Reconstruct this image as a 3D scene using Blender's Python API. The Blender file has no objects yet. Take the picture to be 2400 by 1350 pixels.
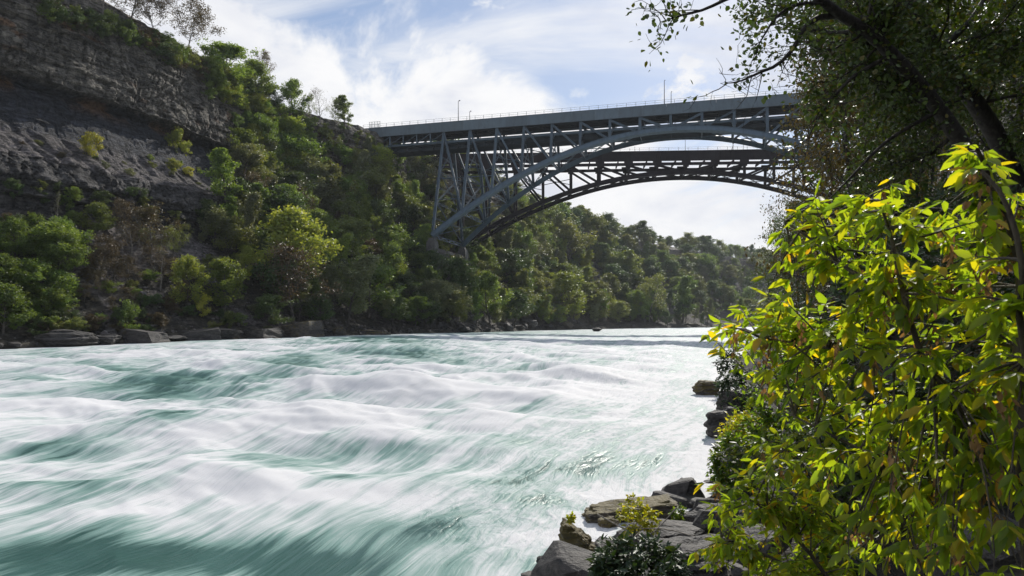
import bpy, math, random
import numpy as np
from mathutils import Vector, Matrix
from mathutils.bvhtree import BVHTree

# ------------------------------------------------------------------ scene set-up
scn = bpy.context.scene
col = scn.collection
CAMZ, HOR, FPX = 5.0, 752.0, 1600.0          # eye height (m), horizon row and focal length of a 2400 px wide frame

cam_d = bpy.data.cameras.new('camera')
cam_d.sensor_width = 36.0
cam_d.lens = 24.0
cam_d.shift_y = (HOR - 675.0) / 2400.0
cam_d.clip_start = 0.05
cam_d.clip_end = 20000.0
cam_d.dof.use_dof = True
cam_d.dof.focus_distance = 60.0
cam_d.dof.aperture_fstop = 9.0
cam = bpy.data.objects.new('camera', cam_d)
cam.location = (0, 0, CAMZ)
cam.rotation_euler = (math.radians(90), 0, 0)
col.objects.link(cam)
scn.camera = cam

SUN_AZ, SUN_EL = math.radians(21), math.radians(35)
sun_dir = Vector((math.sin(SUN_AZ) * math.cos(SUN_EL), math.cos(SUN_AZ) * math.cos(SUN_EL), math.sin(SUN_EL)))
sd = bpy.data.lights.new('sun', 'SUN')
sd.energy = 4.0
sd.angle = math.radians(0.5)
sd.color = (1.0, 0.95, 0.87)
sun = bpy.data.objects.new('sun', sd)
sun.rotation_euler = sun_dir.to_track_quat('Z', 'Y').to_euler()
sun.location = (60, 130, 150)
col.objects.link(sun)

scn.view_settings.view_transform = 'Standard'
scn.view_settings.look = 'None'
scn.view_settings.gamma = 1.0
scn.view_settings.use_curve_mapping = False
scn.view_settings.exposure = 0.2
scn.cycles.max_bounces = 6
scn.cycles.diffuse_bounces = 3
scn.cycles.glossy_bounces = 2
scn.cycles.transmission_bounces = 3
scn.cycles.transparent_max_bounces = 4
scn.cycles.volume_bounces = 0
scn.cycles.use_denoising = True
scn.cycles.use_adaptive_sampling = True
scn.cycles.adaptive_threshold = 0.025
scn.cycles.sample_clamp_indirect = 4.0


class NT:
    """small helper round a node tree"""
    def __init__(self, tree):
        self.t = tree
        self.n = tree.nodes
        self.l = tree.links

    def add(self, typ, ins=None, **props):
        nd = self.n.new(typ)
        for k, v in props.items():
            setattr(nd, k, v)
        for k, v in (ins or {}).items():
            self.put(nd.inputs[k], v)
        return nd

    def put(self, sock, v):
        if isinstance(v, bpy.types.NodeSocket):
            self.l.new(v, sock)
        elif isinstance(v, bpy.types.Node):
            self.l.new(v.outputs[0], sock)
        else:
            sock.default_value = v

    def math(self, op, a, b=0.0, c=0.0, clamp=False):
        nd = self.n.new('ShaderNodeMath')
        nd.operation = op
        nd.use_clamp = clamp
        for s, v in zip(nd.inputs, (a, b, c)):
            self.put(s, v)
        return nd.outputs[0]

    def mix(self, f, a, b, blend='MIX'):
        nd = self.n.new('ShaderNodeMix')
        nd.data_type = 'RGBA'
        nd.blend_type = blend
        nd.clamp_factor = True
        self.put(nd.inputs[0], f)
        self.put(nd.inputs[6], a)
        self.put(nd.inputs[7], b)
        return nd.outputs[2]

    def rng(self, v, a, b, c=0.0, d=1.0, smooth=True):
        nd = self.n.new('ShaderNodeMapRange')
        nd.interpolation_type = 'SMOOTHSTEP' if smooth else 'LINEAR'
        for i, s in enumerate((v, a, b, c, d)):
            self.put(nd.inputs[i], s)
        return nd.outputs[0]

    def noise(self, vec, scale, detail=4.0, rough=0.55, dist=0.0):
        nd = self.n.new('ShaderNodeTexNoise')
        self.put(nd.inputs['Vector'], vec)
        nd.inputs['Scale'].default_value = scale
        nd.inputs['Detail'].default_value = detail
        nd.inputs['Roughness'].default_value = rough
        nd.inputs['Distortion'].default_value = dist
        return nd.outputs['Fac']

    def mapping(self, vec, scale=(1, 1, 1), rot=(0, 0, 0), loc=(0, 0, 0)):
        nd = self.n.new('ShaderNodeMapping')
        self.put(nd.inputs['Vector'], vec)
        nd.inputs['Scale'].default_value = scale
        nd.inputs['Rotation'].default_value = rot
        nd.inputs['Location'].default_value = loc
        return nd.outputs[0]


def rgb(r, g, b):
    return (r, g, b, 1.0)


# ------------------------------------------------------------------ sky with thin high cloud and a cumulus bank
world = bpy.data.worlds.new('World')
scn.world = world
world.use_nodes = True
w = NT(world.node_tree)
w.n.clear()
sky = w.add('ShaderNodeTexSky', sky_type='NISHITA', sun_disc=False, sun_elevation=SUN_EL, sun_rotation=SUN_AZ,
            altitude=100.0, air_density=1.0, dust_density=0.6, ozone_density=1.6)
tc = w.add('ShaderNodeTexCoord')
dirv = tc.outputs['Generated']
sep = w.add('ShaderNodeSeparateXYZ', {0: dirv})
dz = w.math('MAXIMUM', sep.outputs[2], 0.0)
den = w.math('ADD', dz, 0.12)
gx = w.math('DIVIDE', sep.outputs[0], den)
gy = w.math('DIVIDE', sep.outputs[1], den)
plane = w.add('ShaderNodeCombineXYZ', {0: gx, 1: gy, 2: 0.0}).outputs[0]
# streaky high cloud drifting from lower right to upper left
streak_v = w.mapping(plane, scale=(0.62, 1.9, 1.0), rot=(0, 0, math.radians(-52)), loc=(0.3, 0.9, 0))
cirrus = w.noise(streak_v, 0.9, 6.0, 0.60, 1.1)
cirrus2 = w.noise(w.mapping(plane, loc=(3.1, 1.7, 0)), 0.7, 3.0, 0.5, 0.4)
cir = w.math('ADD', w.math('MULTIPLY', cirrus, 0.7), w.math('MULTIPLY', cirrus2, 0.4))
cir_f = w.rng(cir, 0.43, 0.66, 0.0, 0.85)
# cumulus bank: noise on the direction, thick low down and to the left of the river
cum_v = w.mapping(dirv, scale=(1.0, 1.0, 1.7), loc=(0.37, 0.0, 0.22))
cum = w.noise(cum_v, 3.0, 8.0, 0.60, 0.35)
az = w.math('DIVIDE', sep.outputs[0], w.math('MAXIMUM', w.math('ABSOLUTE', sep.outputs[1]), 0.05))
# upper edge of the bank falls from left to right
edge = w.rng(az, -0.46, 0.22, 0.56, 0.225, smooth=False)
above = w.math('SUBTRACT', edge, dz)
cum_t = w.math('ADD', w.math('MULTIPLY', w.math('SUBTRACT', cum, 0.5), 1.0), w.math('MULTIPLY', above, 1.5))
cum_f = w.rng(cum_t, -0.045, 0.10)
puff = w.noise(w.mapping(dirv, scale=(1.0, 1.0, 1.9), loc=(1.37, 0.6, 0.9)), 5.5, 7.0, 0.58, 0.3)
puff_f = w.rng(w.math('ADD', puff, w.rng(dz, 0.2, 0.5, 0.05, -0.03)), 0.565, 0.645, 0.0, 0.95)
hz = w.rng(dz, 0.0, 0.30, 0.85, 0.0)
fac = w.math('MAXIMUM', w.math('MAXIMUM', w.math('MAXIMUM', cir_f, cum_f), puff_f), hz)
cshade = w.noise(w.mapping(dirv, scale=(1, 1, 2.2), loc=(1.0, 2.0, 0.3)), 5.0, 4.0, 0.55, 0.3)
ccol = w.mix(w.rng(cshade, 0.32, 0.62), rgb(7.5, 7.8, 8.7), rgb(10.0, 10.0, 10.1))
skyc = w.mix(0.40, sky.outputs[0], rgb(3.9, 5.3, 8.2))
final = w.mix(fac, skyc, ccol)
bg = w.add('ShaderNodeBackground', {'Color': final, 'Strength': 0.085})
wo = w.add('ShaderNodeOutputWorld', {'Surface': bg.outputs[0]})


# ------------------------------------------------------------------ numpy helpers
def px2w(px, py, Y):
    return Vector(((px - 1200.0) / FPX * Y, Y, CAMZ - (py - HOR) / FPX * Y))


_perm = {}


def _tab(seed):
    if seed not in _perm:
        r = np.random.RandomState(seed)
        p = r.permutation(256)
        g = r.normal(size=(256, 3))
        g /= np.linalg.norm(g, axis=1)[:, None]
        _perm[seed] = (np.concatenate([p, p, p]), g)
    return _perm[seed]


def pn(x, y, z=0.0, seed=1):
    """gradient noise, about -1..1"""
    x, y, z = np.broadcast_arrays(np.asarray(x, float), np.asarray(y, float), np.asarray(z, float))
    p, g = _tab(seed)
    xi, yi, zi = np.floor(x).astype(int), np.floor(y).astype(int), np.floor(z).astype(int)
    xf, yf, zf = x - xi, y - yi, z - zi
    xi &= 255; yi &= 255; zi &= 255
    fu = xf * xf * xf * (xf * (xf * 6 - 15) + 10)
    fv = yf * yf * yf * (yf * (yf * 6 - 15) + 10)
    fw = zf * zf * zf * (zf * (zf * 6 - 15) + 10)

    def gd(a, b, c):
        h = g[p[p[p[(xi + a)] + ((yi + b) & 255)] % 256 + ((zi + c) & 255)] % 256]
        return h[..., 0] * (xf - a) + h[..., 1] * (yf - b) + h[..., 2] * (zf - c)
    x00 = gd(0, 0, 0) * (1 - fu) + gd(1, 0, 0) * fu
    x10 = gd(0, 1, 0) * (1 - fu) + gd(1, 1, 0) * fu
    x01 = gd(0, 0, 1) * (1 - fu) + gd(1, 0, 1) * fu
    x11 = gd(0, 1, 1) * (1 - fu) + gd(1, 1, 1) * fu
    return ((x00 * (1 - fv) + x10 * fv) * (1 - fw) + (x01 * (1 - fv) + x11 * fv) * fw) * 1.6


def fbm(x, y, z=0.0, octv=4, seed=1, gain=0.5, lac=2.03):
    s, a, t = 0.0, 1.0, 0.0
    x, y, z = np.asarray(x, float), np.asarray(y, float), np.asarray(z, float)
    for i in range(octv):
        s = s + a * pn(x, y, z, seed + i)
        t += a
        a *= gain
        x, y, z = x * lac + 11.3, y * lac + 7.1, z * lac + 3.7
    return s / t


def sstep(a, b, x):
    t = np.clip((x - a) / (b - a), 0, 1)
    return t * t * (3 - 2 * t)


def np_mesh(name, verts, faces, mat=None, smooth=True, attrs=None):
    """faces: (M,3) or (M,4) int array, or list of such arrays"""
    me = bpy.data.meshes.new(name)
    verts = np.ascontiguousarray(verts, dtype=np.float32)
    if not isinstance(faces, (list, tuple)):
        faces = [faces]
    loops = np.concatenate([f.ravel() for f in faces]).astype(np.int32)
    sizes = np.concatenate([np.full(len(f), f.shape[1], np.int32) for f in faces])
    starts = np.concatenate([[0], np.cumsum(sizes)[:-1]]).astype(np.int32)
    me.vertices.add(len(verts))
    me.vertices.foreach_set('co', verts.ravel())
    me.loops.add(len(loops))
    me.loops.foreach_set('vertex_index', loops)
    me.polygons.add(len(sizes))
    me.polygons.foreach_set('loop_start', starts)
    me.polygons.foreach_set('loop_total', sizes)
    me.polygons.foreach_set('use_smooth', np.full(len(sizes), smooth, dtype=bool))
    me.update(calc_edges=True)
    for k, v in (attrs or {}).items():
        if v.ndim == 1:
            a = me.attributes.new(k, 'FLOAT', 'POINT')
            a.data.foreach_set('value', v.astype(np.float32))
        elif v.shape[1] == 3:
            a = me.attributes.new(k, 'FLOAT_VECTOR', 'POINT')
            a.data.foreach_set('vector', v.astype(np.float32).ravel())
        else:
            a = me.attributes.new(k, 'FLOAT_COLOR', 'POINT')
            a.data.foreach_set('color', v.astype(np.float32).ravel())
    if mat:
        me.materials.append(mat)
    return me


def grid_faces(nr, nc):
    i = np.arange(nr * nc).reshape(nr, nc)
    return np.stack([i[:-1, :-1], i[:-1, 1:], i[1:, 1:], i[1:, :-1]], -1).reshape(-1, 4)


def link(name, me, parent=None, label=None, cat=None, group=None, kind=None):
    o = bpy.data.objects.new(name, me)
    col.objects.link(o)
    if parent:
        o.parent = parent
    tag(o, label, cat, group, kind)
    return o


def tag(o, label=None, cat=None, group=None, kind=None):
    if label: o['label'] = label
    if cat: o['category'] = cat
    if group: o['group'] = group
    if kind: o['kind'] = kind
    return o


def empty(name, loc, label=None, cat=None, group=None):
    o = bpy.data.objects.new(name, None)
    o.location = loc
    o.empty_display_size = 0.2
    col.objects.link(o)
    return tag(o, label, cat, group)


def catmull(P, t):
    """P (n,d); t in 0..n-1"""
    P = np.asarray(P, float)
    n = len(P)
    i = np.clip(np.floor(t).astype(int), 0, n - 2)
    f = (t - i)[:, None]
    p0, p1, p2, p3 = P[np.maximum(i - 1, 0)], P[i], P[i + 1], P[np.minimum(i + 2, n - 1)]
    return 0.5 * (2 * p1 + (p2 - p0) * f + (2 * p0 - 5 * p1 + 4 * p2 - p3) * f ** 2 + (3 * p1 - p0 - 3 * p2 + p3) * f ** 3)


def tubes(paths, sides=6):
    """paths: list of (pts (n,3), radii (n)) -> verts, quads of tapered tubes"""
    V, F, off = [], [], 0
    ang = np.linspace(0, 2 * np.pi, sides, endpoint=False)
    for pts, rad in paths:
        pts = np.asarray(pts, float)
        rad = np.asarray(rad, float)
        n = len(pts)
        tg = np.gradient(pts, axis=0)
        tg /= np.linalg.norm(tg, axis=1)[:, None] + 1e-9
        ref = np.where(np.abs(tg[:, 2:3]) > 0.9, np.array([[1.0, 0, 0]]), np.array([[0, 0, 1.0]]))
        a = np.cross(tg, ref); a /= np.linalg.norm(a, axis=1)[:, None] + 1e-9
        b = np.cross(tg, a)
        ring = pts[:, None, :] + rad[:, None, None] * (np.cos(ang)[None, :, None] * a[:, None, :] + np.sin(ang)[None, :, None] * b[:, None, :])
        V.append(ring.reshape(-1, 3))
        idx = off + np.arange(n * sides).reshape(n, sides)
        nx = np.roll(idx, -1, axis=1)
        F.append(np.stack([idx[:-1], nx[:-1], nx[1:], idx[1:]], -1).reshape(-1, 4))
        off += n * sides
    return np.concatenate(V), np.concatenate(F)


def material(name):
    m = bpy.data.materials.new(name)
    m.use_nodes = True
    t = NT(m.node_tree)
    t.n.clear()
    out = t.add('ShaderNodeOutputMaterial')
    return m, t, out


def principled(t, out, **ins):
    p = t.add('ShaderNodeBsdfPrincipled')
    for k, v in ins.items():
        t.put(p.inputs[k.replace('_', ' ')], v)
    t.l.new(p.outputs[0], out.inputs['Surface'])
    return p


def bump(t, h, strength=0.5, dist=0.1):
    b = t.add('ShaderNodeBump', {'Height': h, 'Strength': strength, 'Distance': dist})
    return b.outputs[0]

# ------------------------------------------------------------------ materials of the land
def land_material(name):
    m, t, out = material(name)
    at = t.add('ShaderNodeAttribute', attribute_name='tint')
    geo = t.add('ShaderNodeNewGeometry')
    pos = geo.outputs['Position']
    flat = t.mapping(pos, scale=(0.35, 0.35, 2.4))
    n1 = t.noise(flat, 0.9, 5.0, 0.62, 0.4)
    n2 = t.noise(pos, 1.9, 5.0, 0.70)
    drip = t.noise(t.mapping(pos, scale=(1.3, 1.3, 0.14)), 0.8, 3.0, 0.6)
    v = t.math('ADD', t.math('MULTIPLY', n1, 0.9), t.math('MULTIPLY', n2, 0.7))
    v = t.math('ADD', v, t.math('MULTIPLY', drip, 0.5))
    val = t.rng(v, 0.86, 1.22, 0.35, 1.6, smooth=False)
    vor = t.add('ShaderNodeTexVoronoi', {'Scale': 1.0, 'Vector': t.mapping(pos, scale=(.42, .42, .8))}, feature='DISTANCE_TO_EDGE')
    wob = t.add('ShaderNodeVectorMath', {0: t.mapping(pos, scale=(.42, .42, .8)), 1: t.add('ShaderNodeCombineXYZ', {0: t.math('MULTIPLY', n2, 1.6), 1: t.math('MULTIPLY', n1, 1.6), 2: t.math('MULTIPLY', n1, 1.0)}).outputs[0]}, operation='ADD')
    t.put(vor.inputs['Vector'], wob.outputs[0])
    crack = t.rng(vor.outputs['Distance'], 0.0, 0.09, 0.0, 1.0)
    val = t.math('MULTIPLY', val, t.math('ADD', 0.55, t.math('MULTIPLY', crack, 0.45)))
    hsv = t.add('ShaderNodeHueSaturation', {'Hue': 0.5, 'Saturation': 1.0, 'Value': val, 'Fac': 1.0, 'Color': at.outputs['Color']})
    h = t.math('ADD', t.math('MULTIPLY', crack, 0.5), t.math('ADD', t.math('MULTIPLY', n1, 1.0), t.math('MULTIPLY', n2, 0.8)))
    principled(t, out, Base_Color=hsv.outputs[0], Roughness=0.9, Normal=bump(t, h, 1.0, 0.9))
    return m


M_LAND = land_material('gorge_rock')


def rock_material(name, c1, c2, moss=0.0):
    m, t, out = material(name)
    tcn = t.add('ShaderNodeTexCoord')
    geo = t.add('ShaderNodeNewGeometry')
    pos = geo.outputs['Position']
    n1 = t.noise(t.mapping(pos, scale=(1, 1, 3.0)), 1.6, 5.0, 0.62, 0.5)
    n2 = t.noise(pos, 9.0, 4.0, 0.65)
    v = t.math('ADD', t.math('MULTIPLY', n1, 0.65), t.math('MULTIPLY', n2, 0.35))
    c = t.mix(t.rng(v, 0.36, 0.64), rgb(*c1), rgb(*c2))
    if moss:
        nz = t.add('ShaderNodeSeparateXYZ', {0: geo.outputs['Normal']}).outputs[2]
        mk = t.math('ADD', t.math('MULTIPLY', nz, 0.25), t.noise(pos, 2.6, 6.0, 0.65))
        c = t.mix(t.rng(mk, 0.62 - 0.25 * moss, 0.75 - 0.2 * moss, 0.0, 0.9), c, t.mix(t.noise(pos, 14.0, 3.0), rgb(0.045, 0.05, 0.012), rgb(0.16, 0.11, 0.03)))
    h = t.math('ADD', t.math('MULTIPLY', n1, 1.0), t.math('MULTIPLY', n2, 0.5))
    principled(t, out, Base_Color=c, Roughness=0.75, Normal=bump(t, h, 0.9, 0.12))
    return m


M_ROCK = rock_material('wet_grey_rock', (0.018, 0.017, 0.017), (0.075, 0.067, 0.061))
M_ROCK_MOSS = rock_material('mossy_rock', (0.05, 0.045, 0.04), (0.17, 0.14, 0.115), 1.0)
M_ROCK_PALE = rock_material('pale_slab_rock', (0.035, 0.031, 0.028), (0.125, 0.108, 0.094), 0.25)

# ------------------------------------------------------------------ left wall of the gorge
SHORE = np.array([(-92, 34), (-76, 70), (-60, 94), (-46, 118), (-35, 146), (-25, 173), (-13, 203), (-2, 240), (14, 300),
                  (60, 375), (130, 450), (230, 550), (400, 700)], float)
RIM = np.array([(-128, 40), (-109, 75), (-95, 105), (-82, 134), (-75.5, 165), (-70, 197), (-46, 228), (-40, 264), (-14, 322),
                (25, 441), (123, 580), (268, 740), (420, 880)], float)
# (share of the way from shore to rim, height)
PA = [(-.08, -3), (0, 1.9), (.1, 4.5), (.3, 12.5), (.53, 22), (.545, 28), (.58, 31.3), (.68, 33.6), (.80, 37.5), (.925, 46.0), (.85, 47.3), (.885, 57), (.93, 65), (.97, 68), (1.1, 69), (1.9, 70)]
PB = [(-.08, -3), (0, 1.8), (.12, 5), (.28, 12), (.44, 20), (.50, 25), (.58, 31), (.66, 35), (.74, 40), (.82, 46), (.84, 48.5), (.87, 57), (.91, 64), (.96, 67.5), (1.1, 68), (1.9, 69)]
PC = [(-.06, -3), (0, 1.6), (.1, 4), (.25, 12), (.4, 20), (.5, 27), (.58, 34), (.65, 40), (.72, 46), (.76, 49), (.765, 52), (.775, 59), (.80, 64), (.86, 67), (1.1, 67), (1.9, 68)]
PKIND = [PA, PA, PA, PA, PA, PB, PB, PB, PB, PC, PC, PC, PC]
seg_n = [10, 34, 110, 110, 90, 80, 56, 40, 40, 40, 34, 20]
kk = np.concatenate([np.linspace(i, i + 1, n, endpoint=False) for i, n in enumerate(seg_n)] + [[12.0]])
sh, rm = catmull(SHORE, kk), catmull(RIM, kk)
NPF = 16
prof = np.array(PKIND, float)                       # 13,16,2
i0 = np.clip(np.floor(kk).astype(int), 0, 11)
ff = (kk - i0)[:, None, None]
ff = ff * ff * (3 - 2 * ff)
pr = prof[i0] * (1 - ff) + prof[i0 + 1] * ff         # n,16,2
sub = [3, 6, 12, 16, 22, 12, 10, 12, 20, 10, 30, 26, 10, 8, 8]
qq = np.concatenate([np.linspace(i, i + 1, n, endpoint=False) for i, n in enumerate(sub)] + [[15.0]])
j0 = np.clip(np.floor(qq).astype(int), 0, 14)
gq = (qq - j0)[None, :, None]
pf = pr[:, j0] * (1 - gq) + pr[:, j0 + 1] * gq       # n, m, 2
T, Z = pf[..., 0], pf[..., 1].copy()
NR, NQ = T.shape
inl = rm - sh
inl_len = np.linalg.norm(inl, axis=1)
inl_n = inl / inl_len[:, None]
ALONG = np.concatenate([[0], np.cumsum(np.linalg.norm(np.diff(sh, axis=0), axis=1))])[:, None] * np.ones((1, NQ))
# wander of the benches and of the rim along the gorge
wand = 1.6 * fbm(ALONG / 22.0, Z / 60.0, 3.1, 3, 5) + 0.7 * fbm(ALONG / 6.0, Z / 14.0, 1.1, 3, 9)
Zb = Z + sstep(20, 30, Z) * (1 - sstep(60, 66, Z)) * 1.3 * fbm(ALONG / 18.0, 0.3, 7.7, 3, 21)
dT = np.gradient(T * inl_len[:, None], axis=1)
dZ = np.gradient(Z, axis=1)
steep = sstep(1.2, 2.6, np.abs(dZ) / (np.abs(dT) + 1e-3))
# beds: each layer stands out or back by its own amount, broken by joints along the face
rb = np.random.RandomState(3)
bed_edges = np.cumsum(rb.uniform(0.35, 1.5, 120)) - 5
bed_off = rb.uniform(-1, 1, 121)
tilt = 0.25 * fbm(ALONG / 15.0, 0.0, 2.2, 2, 31)
bi = np.searchsorted(bed_edges, (Zb + tilt).ravel()).reshape(Zb.shape)
bed = bed_off[bi]
blk_w = 1.1 + 1.6 * (np.abs(np.sin(bi * 12.9898)) )
blk = np.floor(ALONG / blk_w + np.sin(bi * 78.233) * 43.0 + 0.35 * fbm(ALONG / 2.0, Zb / 2.0, 0, 2, 41))
blk_r = np.mod(np.sin(blk * 127.1 + bi * 311.7) * 43758.5453, 1.0)
rough_f = fbm(ALONG / 3.2, Zb / 3.2, 0.7, 5, 51)
joint = np.abs(fbm(ALONG / 1.7 + 3 * fbm(ALONG / 9.0, Zb / 9.0, 2.0, 2, 47), Zb / 7.0, 0.2, 3, 45))
patch = fbm(ALONG / 11.0, Zb / 7.0, 4.0, 3, 46)
disp = steep * ((0.17 + .2 * patch) * bed + 0.42 * (blk_r - 0.5) * sstep(-.2, .3, patch) + 0.95 * rough_f - .55 * np.exp(-(joint / .05) ** 2))
disp += (1 - steep) * 0.7 * fbm(ALONG / 3.0, Zb / 2.2, 5.0, 5, 61)
gully = np.abs(fbm(ALONG / 4.5, Zb / 30.0, 9.0, 3, 71))
ledge = sstep(30, 32, Z) * (1 - sstep(36, 38, Z))
disp -= ledge * 3.4 * (0.32 - gully)
for zl, am in ((24.6, .7), (27.2, .5), (39.5, .5), (42.3, .7), (44.2, .5), (50.4, .8), (53.6, .6), (57.3, .8), (61.0, .6), (63.8, .7)):
    zz_ = Zb - zl - .5 * fbm(ALONG / 12.0, zl, 1.0, 2, 171)
    on = sstep(-.35, .25, fbm(ALONG / 7.0, zl * 3.1, 2.0, 3, 181))
    am = am * (.45 if zl > 47 else 1.0)
    disp += steep * am * on * (1.0 * sstep(-.15, .1, zz_) * (1 - sstep(.3, 1.3, zz_)) - .9 * sstep(-1.6, -.2, zz_) * (1 - sstep(-.2, .05, zz_)))
out_amt = -(T * inl_len[:, None] + wand * sstep(3, 8, Z)) + disp
P = np.empty((NR, NQ, 3))
P[..., 0] = sh[:, None, 0] - inl_n[:, None, 0] * out_amt
P[..., 1] = sh[:, None, 1] - inl_n[:, None, 1] * out_amt
talus = (1 - steep) * sstep(2, 5, Z)
P[..., 2] = Zb + talus * (0.7 * fbm(ALONG / 7.0, T * 6, 1.0, 3, 81) + 0.40 * fbm(ALONG / 1.3, T * 26, 1.0, 4, 91))
# colours of the beds (the rock's own colour)
def lerp(a, b, f):
    return a * (1 - f[..., None]) + b * f[..., None]
c_lime = np.array([.135, .122, .098]); c_shale = np.array([.042, .045, .054]); c_rust = np.array([.15, .08, .038])
c_deb = np.array([.118, .104, .100]); c_soil = np.array([.06, .052, .036]); c_sand = np.array([.075, .07, .066])
nbig = fbm(ALONG / 9.0, Zb / 5.0, 3.0, 4, 101)
C = np.broadcast_to(c_soil, P.shape).copy()
C = lerp(C, np.broadcast_to(np.array([.17, .15, .142]), P.shape), sstep(-0.05, .25, fbm(ALONG / 8.0, T * 6, 4.0, 3, 111)) * (Z > 3) * (1 - .7 * sstep(150, 230, ALONG)))
C = lerp(C, np.broadcast_to(c_sand, P.shape), sstep(21, 22.5, Zb) * (1 - .3 * np.clip(nbig, 0, 1)))
C = lerp(C, np.broadcast_to(c_deb, P.shape), sstep(30.0, 31.5, Zb))
C = lerp(C, np.broadcast_to(c_shale, P.shape), sstep(36.0, 38.5, Zb + 1.5 * nbig))
C = lerp(C, np.broadcast_to(c_rust, P.shape), np.exp(-((Zb - 45.6 + .5 * nbig) / 1.3) ** 2) * sstep(-.15, .25, nbig))
C = lerp(C, np.broadcast_to(c_lime, P.shape), sstep(46.4, 47.4, Zb))
C = lerp(C, np.broadcast_to(c_rust, P.shape), .8 * sstep(.28, .42, fbm(ALONG / 7.0, Zb / 3.0, 8.0, 3, 121)) * (Zb > 47))
C = lerp(C, np.broadcast_to(c_soil, P.shape), sstep(66.5, 68, Zb))
stain = fbm(ALONG / 1.4, Zb / 12.0, 6.0, 4, 125)
C *= (0.95 + 0.16 * bed * steep + 0.30 * (blk_r - .5) * steep + .55 * steep * patch + .45 * steep * stain)[..., None]
C = np.clip(C, .008, 1)
C *= (1 + steep * fbm(ALONG / 4, Zb / 4, 9.0, 3, 127) * .5)[..., None] * np.array([1.0, 1.0, 1.02])
tint = np.concatenate([np.clip(C, 0.01, 1), np.ones(P.shape[:2] + (1,))], -1).reshape(-1, 4)
left_me = np_mesh('gorge_wall_left', P.reshape(-1, 3), grid_faces(NR, NQ), M_LAND, False, {'tint': tint})
link('gorge_wall_left', left_me, label='grey layered cliff with ledges and talus on the far bank', kind='structure')
LEFT_V, LEFT_F = P.reshape(-1, 3), grid_faces(NR, NQ)

# ------------------------------------------------------------------ right bank
RSH = np.array([(-30, -45), (-11, -14), (-4.2, 0), (-1.2, 8), (1.5, 14), (4.6, 18.5), (7.2, 23.5), (10.2, 33), (14.8, 48), (27, 82), (48, 130), (72, 200), (112, 300),
                (185, 400), (320, 560), (520, 740)], float)
nR = len(RSH)
kr = np.concatenate([np.linspace(i, i + 1, 14, endpoint=False) for i in range(nR - 1)] + [[nR - 1.0]])
rs = catmull(RSH, kr)
rt = np.gradient(rs, axis=0)
rt /= np.linalg.norm(rt, axis=1)[:, None]
rn = np.stack([rt[:, 1], -rt[:, 0]], 1)
RP = np.array([(-8, -3.5), (-3, -1.6), (0, -.1), (1.5, .35), (4, 1.7), (8, 4.0), (14, 8.2), (24, 18), (36, 31), (44, 40), (47, 60), (54, 67), (80, 69), (220, 70)], float)
qr = np.linspace(0, len(RP) - 1, 90)
rp = np.stack([np.interp(qr, np.arange(len(RP)), RP[:, 0]), np.interp(qr, np.arange(len(RP)), RP[:, 1])], 1)
RA = np.concatenate([[0], np.cumsum(np.linalg.norm(np.diff(rs, axis=0), axis=1))])[:, None] * np.ones((1, 90))
dd = rp[None, :, 0] + 1.2 * fbm(RA / 9.0, rp[None, :, 1] / 9.0, .4, 3, 131) * sstep(6, 14, rp[None, :, 0])
lvl = np.interp(rs[:, 1], [0, 20, 110, 400, 800], [0, 0.0, 1.0, .7, .7])
RPT = np.empty(dd.shape + (3,))
RPT[..., 0] = rs[:, None, 0] + rn[:, None, 0] * dd
RPT[..., 1] = rs[:, None, 1] + rn[:, None, 1] * dd
RPT[..., 2] = rp[None, :, 1] + lvl[:, None] + .35 * fbm(RPT[..., 0] / 2.5, RPT[..., 1] / 2.5, 0, 4, 141) * sstep(-2, 3, dd) + 1.0 * fbm(RPT[..., 0] / 11, RPT[..., 1] / 11, 0, 3, 142) * sstep(5, 14, dd)
rc = lerp(np.broadcast_to(np.array([.030, .025, .018]), RPT.shape), np.broadcast_to(np.array([.06, .052, .044]), RPT.shape), sstep(-.1, .3, fbm(RPT[..., 0] / 3, RPT[..., 1] / 3, RPT[..., 2] / 3, 3, 151)))
rtint = np.concatenate([rc, np.ones(rc.shape[:2] + (1,))], -1).reshape(-1, 4)
RIGHT_V, RIGHT_F = RPT.reshape(-1, 3), grid_faces(*dd.shape)
link('gorge_wall_right', np_mesh('gorge_wall_right', RIGHT_V, RIGHT_F[:, ::-1], M_LAND, True, {'tint': rtint}),
     label='dark wooded bank rising on the near right side', kind='structure')

# river bed / plain that carries everything out to the horizon
m_bed, t_, o_ = material('plain_soil')
principled(t_, o_, Base_Color=rgb(.06, .075, .04), Roughness=0.95)
gv = np.array([(-6000, -3000, -4), (6000, -3000, -4), (6000, 9000, -4), (-6000, 9000, -4)], float)
link('ground', np_mesh('ground', gv, np.array([[0, 1, 2, 3]]), m_bed, False), kind='structure', label='dark low ground beneath the river and beyond')

BVH_L = BVHTree.FromPolygons([tuple(v) for v in LEFT_V], [tuple(f) for f in LEFT_F.tolist()])
BVH_R = BVHTree.FromPolygons([tuple(v) for v in RIGHT_V], [tuple(f) for f in RIGHT_F.tolist()])


def ray_left(px, py):
    d = px2w(px, py, 100.0) - Vector((0, 0, CAMZ))
    d.normalize()
    h = BVH_L.ray_cast(Vector((0, 0, CAMZ)), d)
    return h[0]


def drop(bvh, x, y):
    h = bvh.ray_cast(Vector((x, y, 300.0)), Vector((0, 0, -1)))
    return h[0].z if h[0] else 0.0

# ------------------------------------------------------------------ the rapids
TH = math.radians(24)


def level(y, x=-60.0):
    """mean water level: it climbs upstream, and piles up against the left bank"""
    return np.interp(y, [0, 20, 110, 400, 800], [0, 0.0, 1.9, 1.6, 1.6]) - 0.9 * sstep(-35, 25, np.asarray(x, float)) * sstep(35, 100, np.asarray(y, float))


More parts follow.
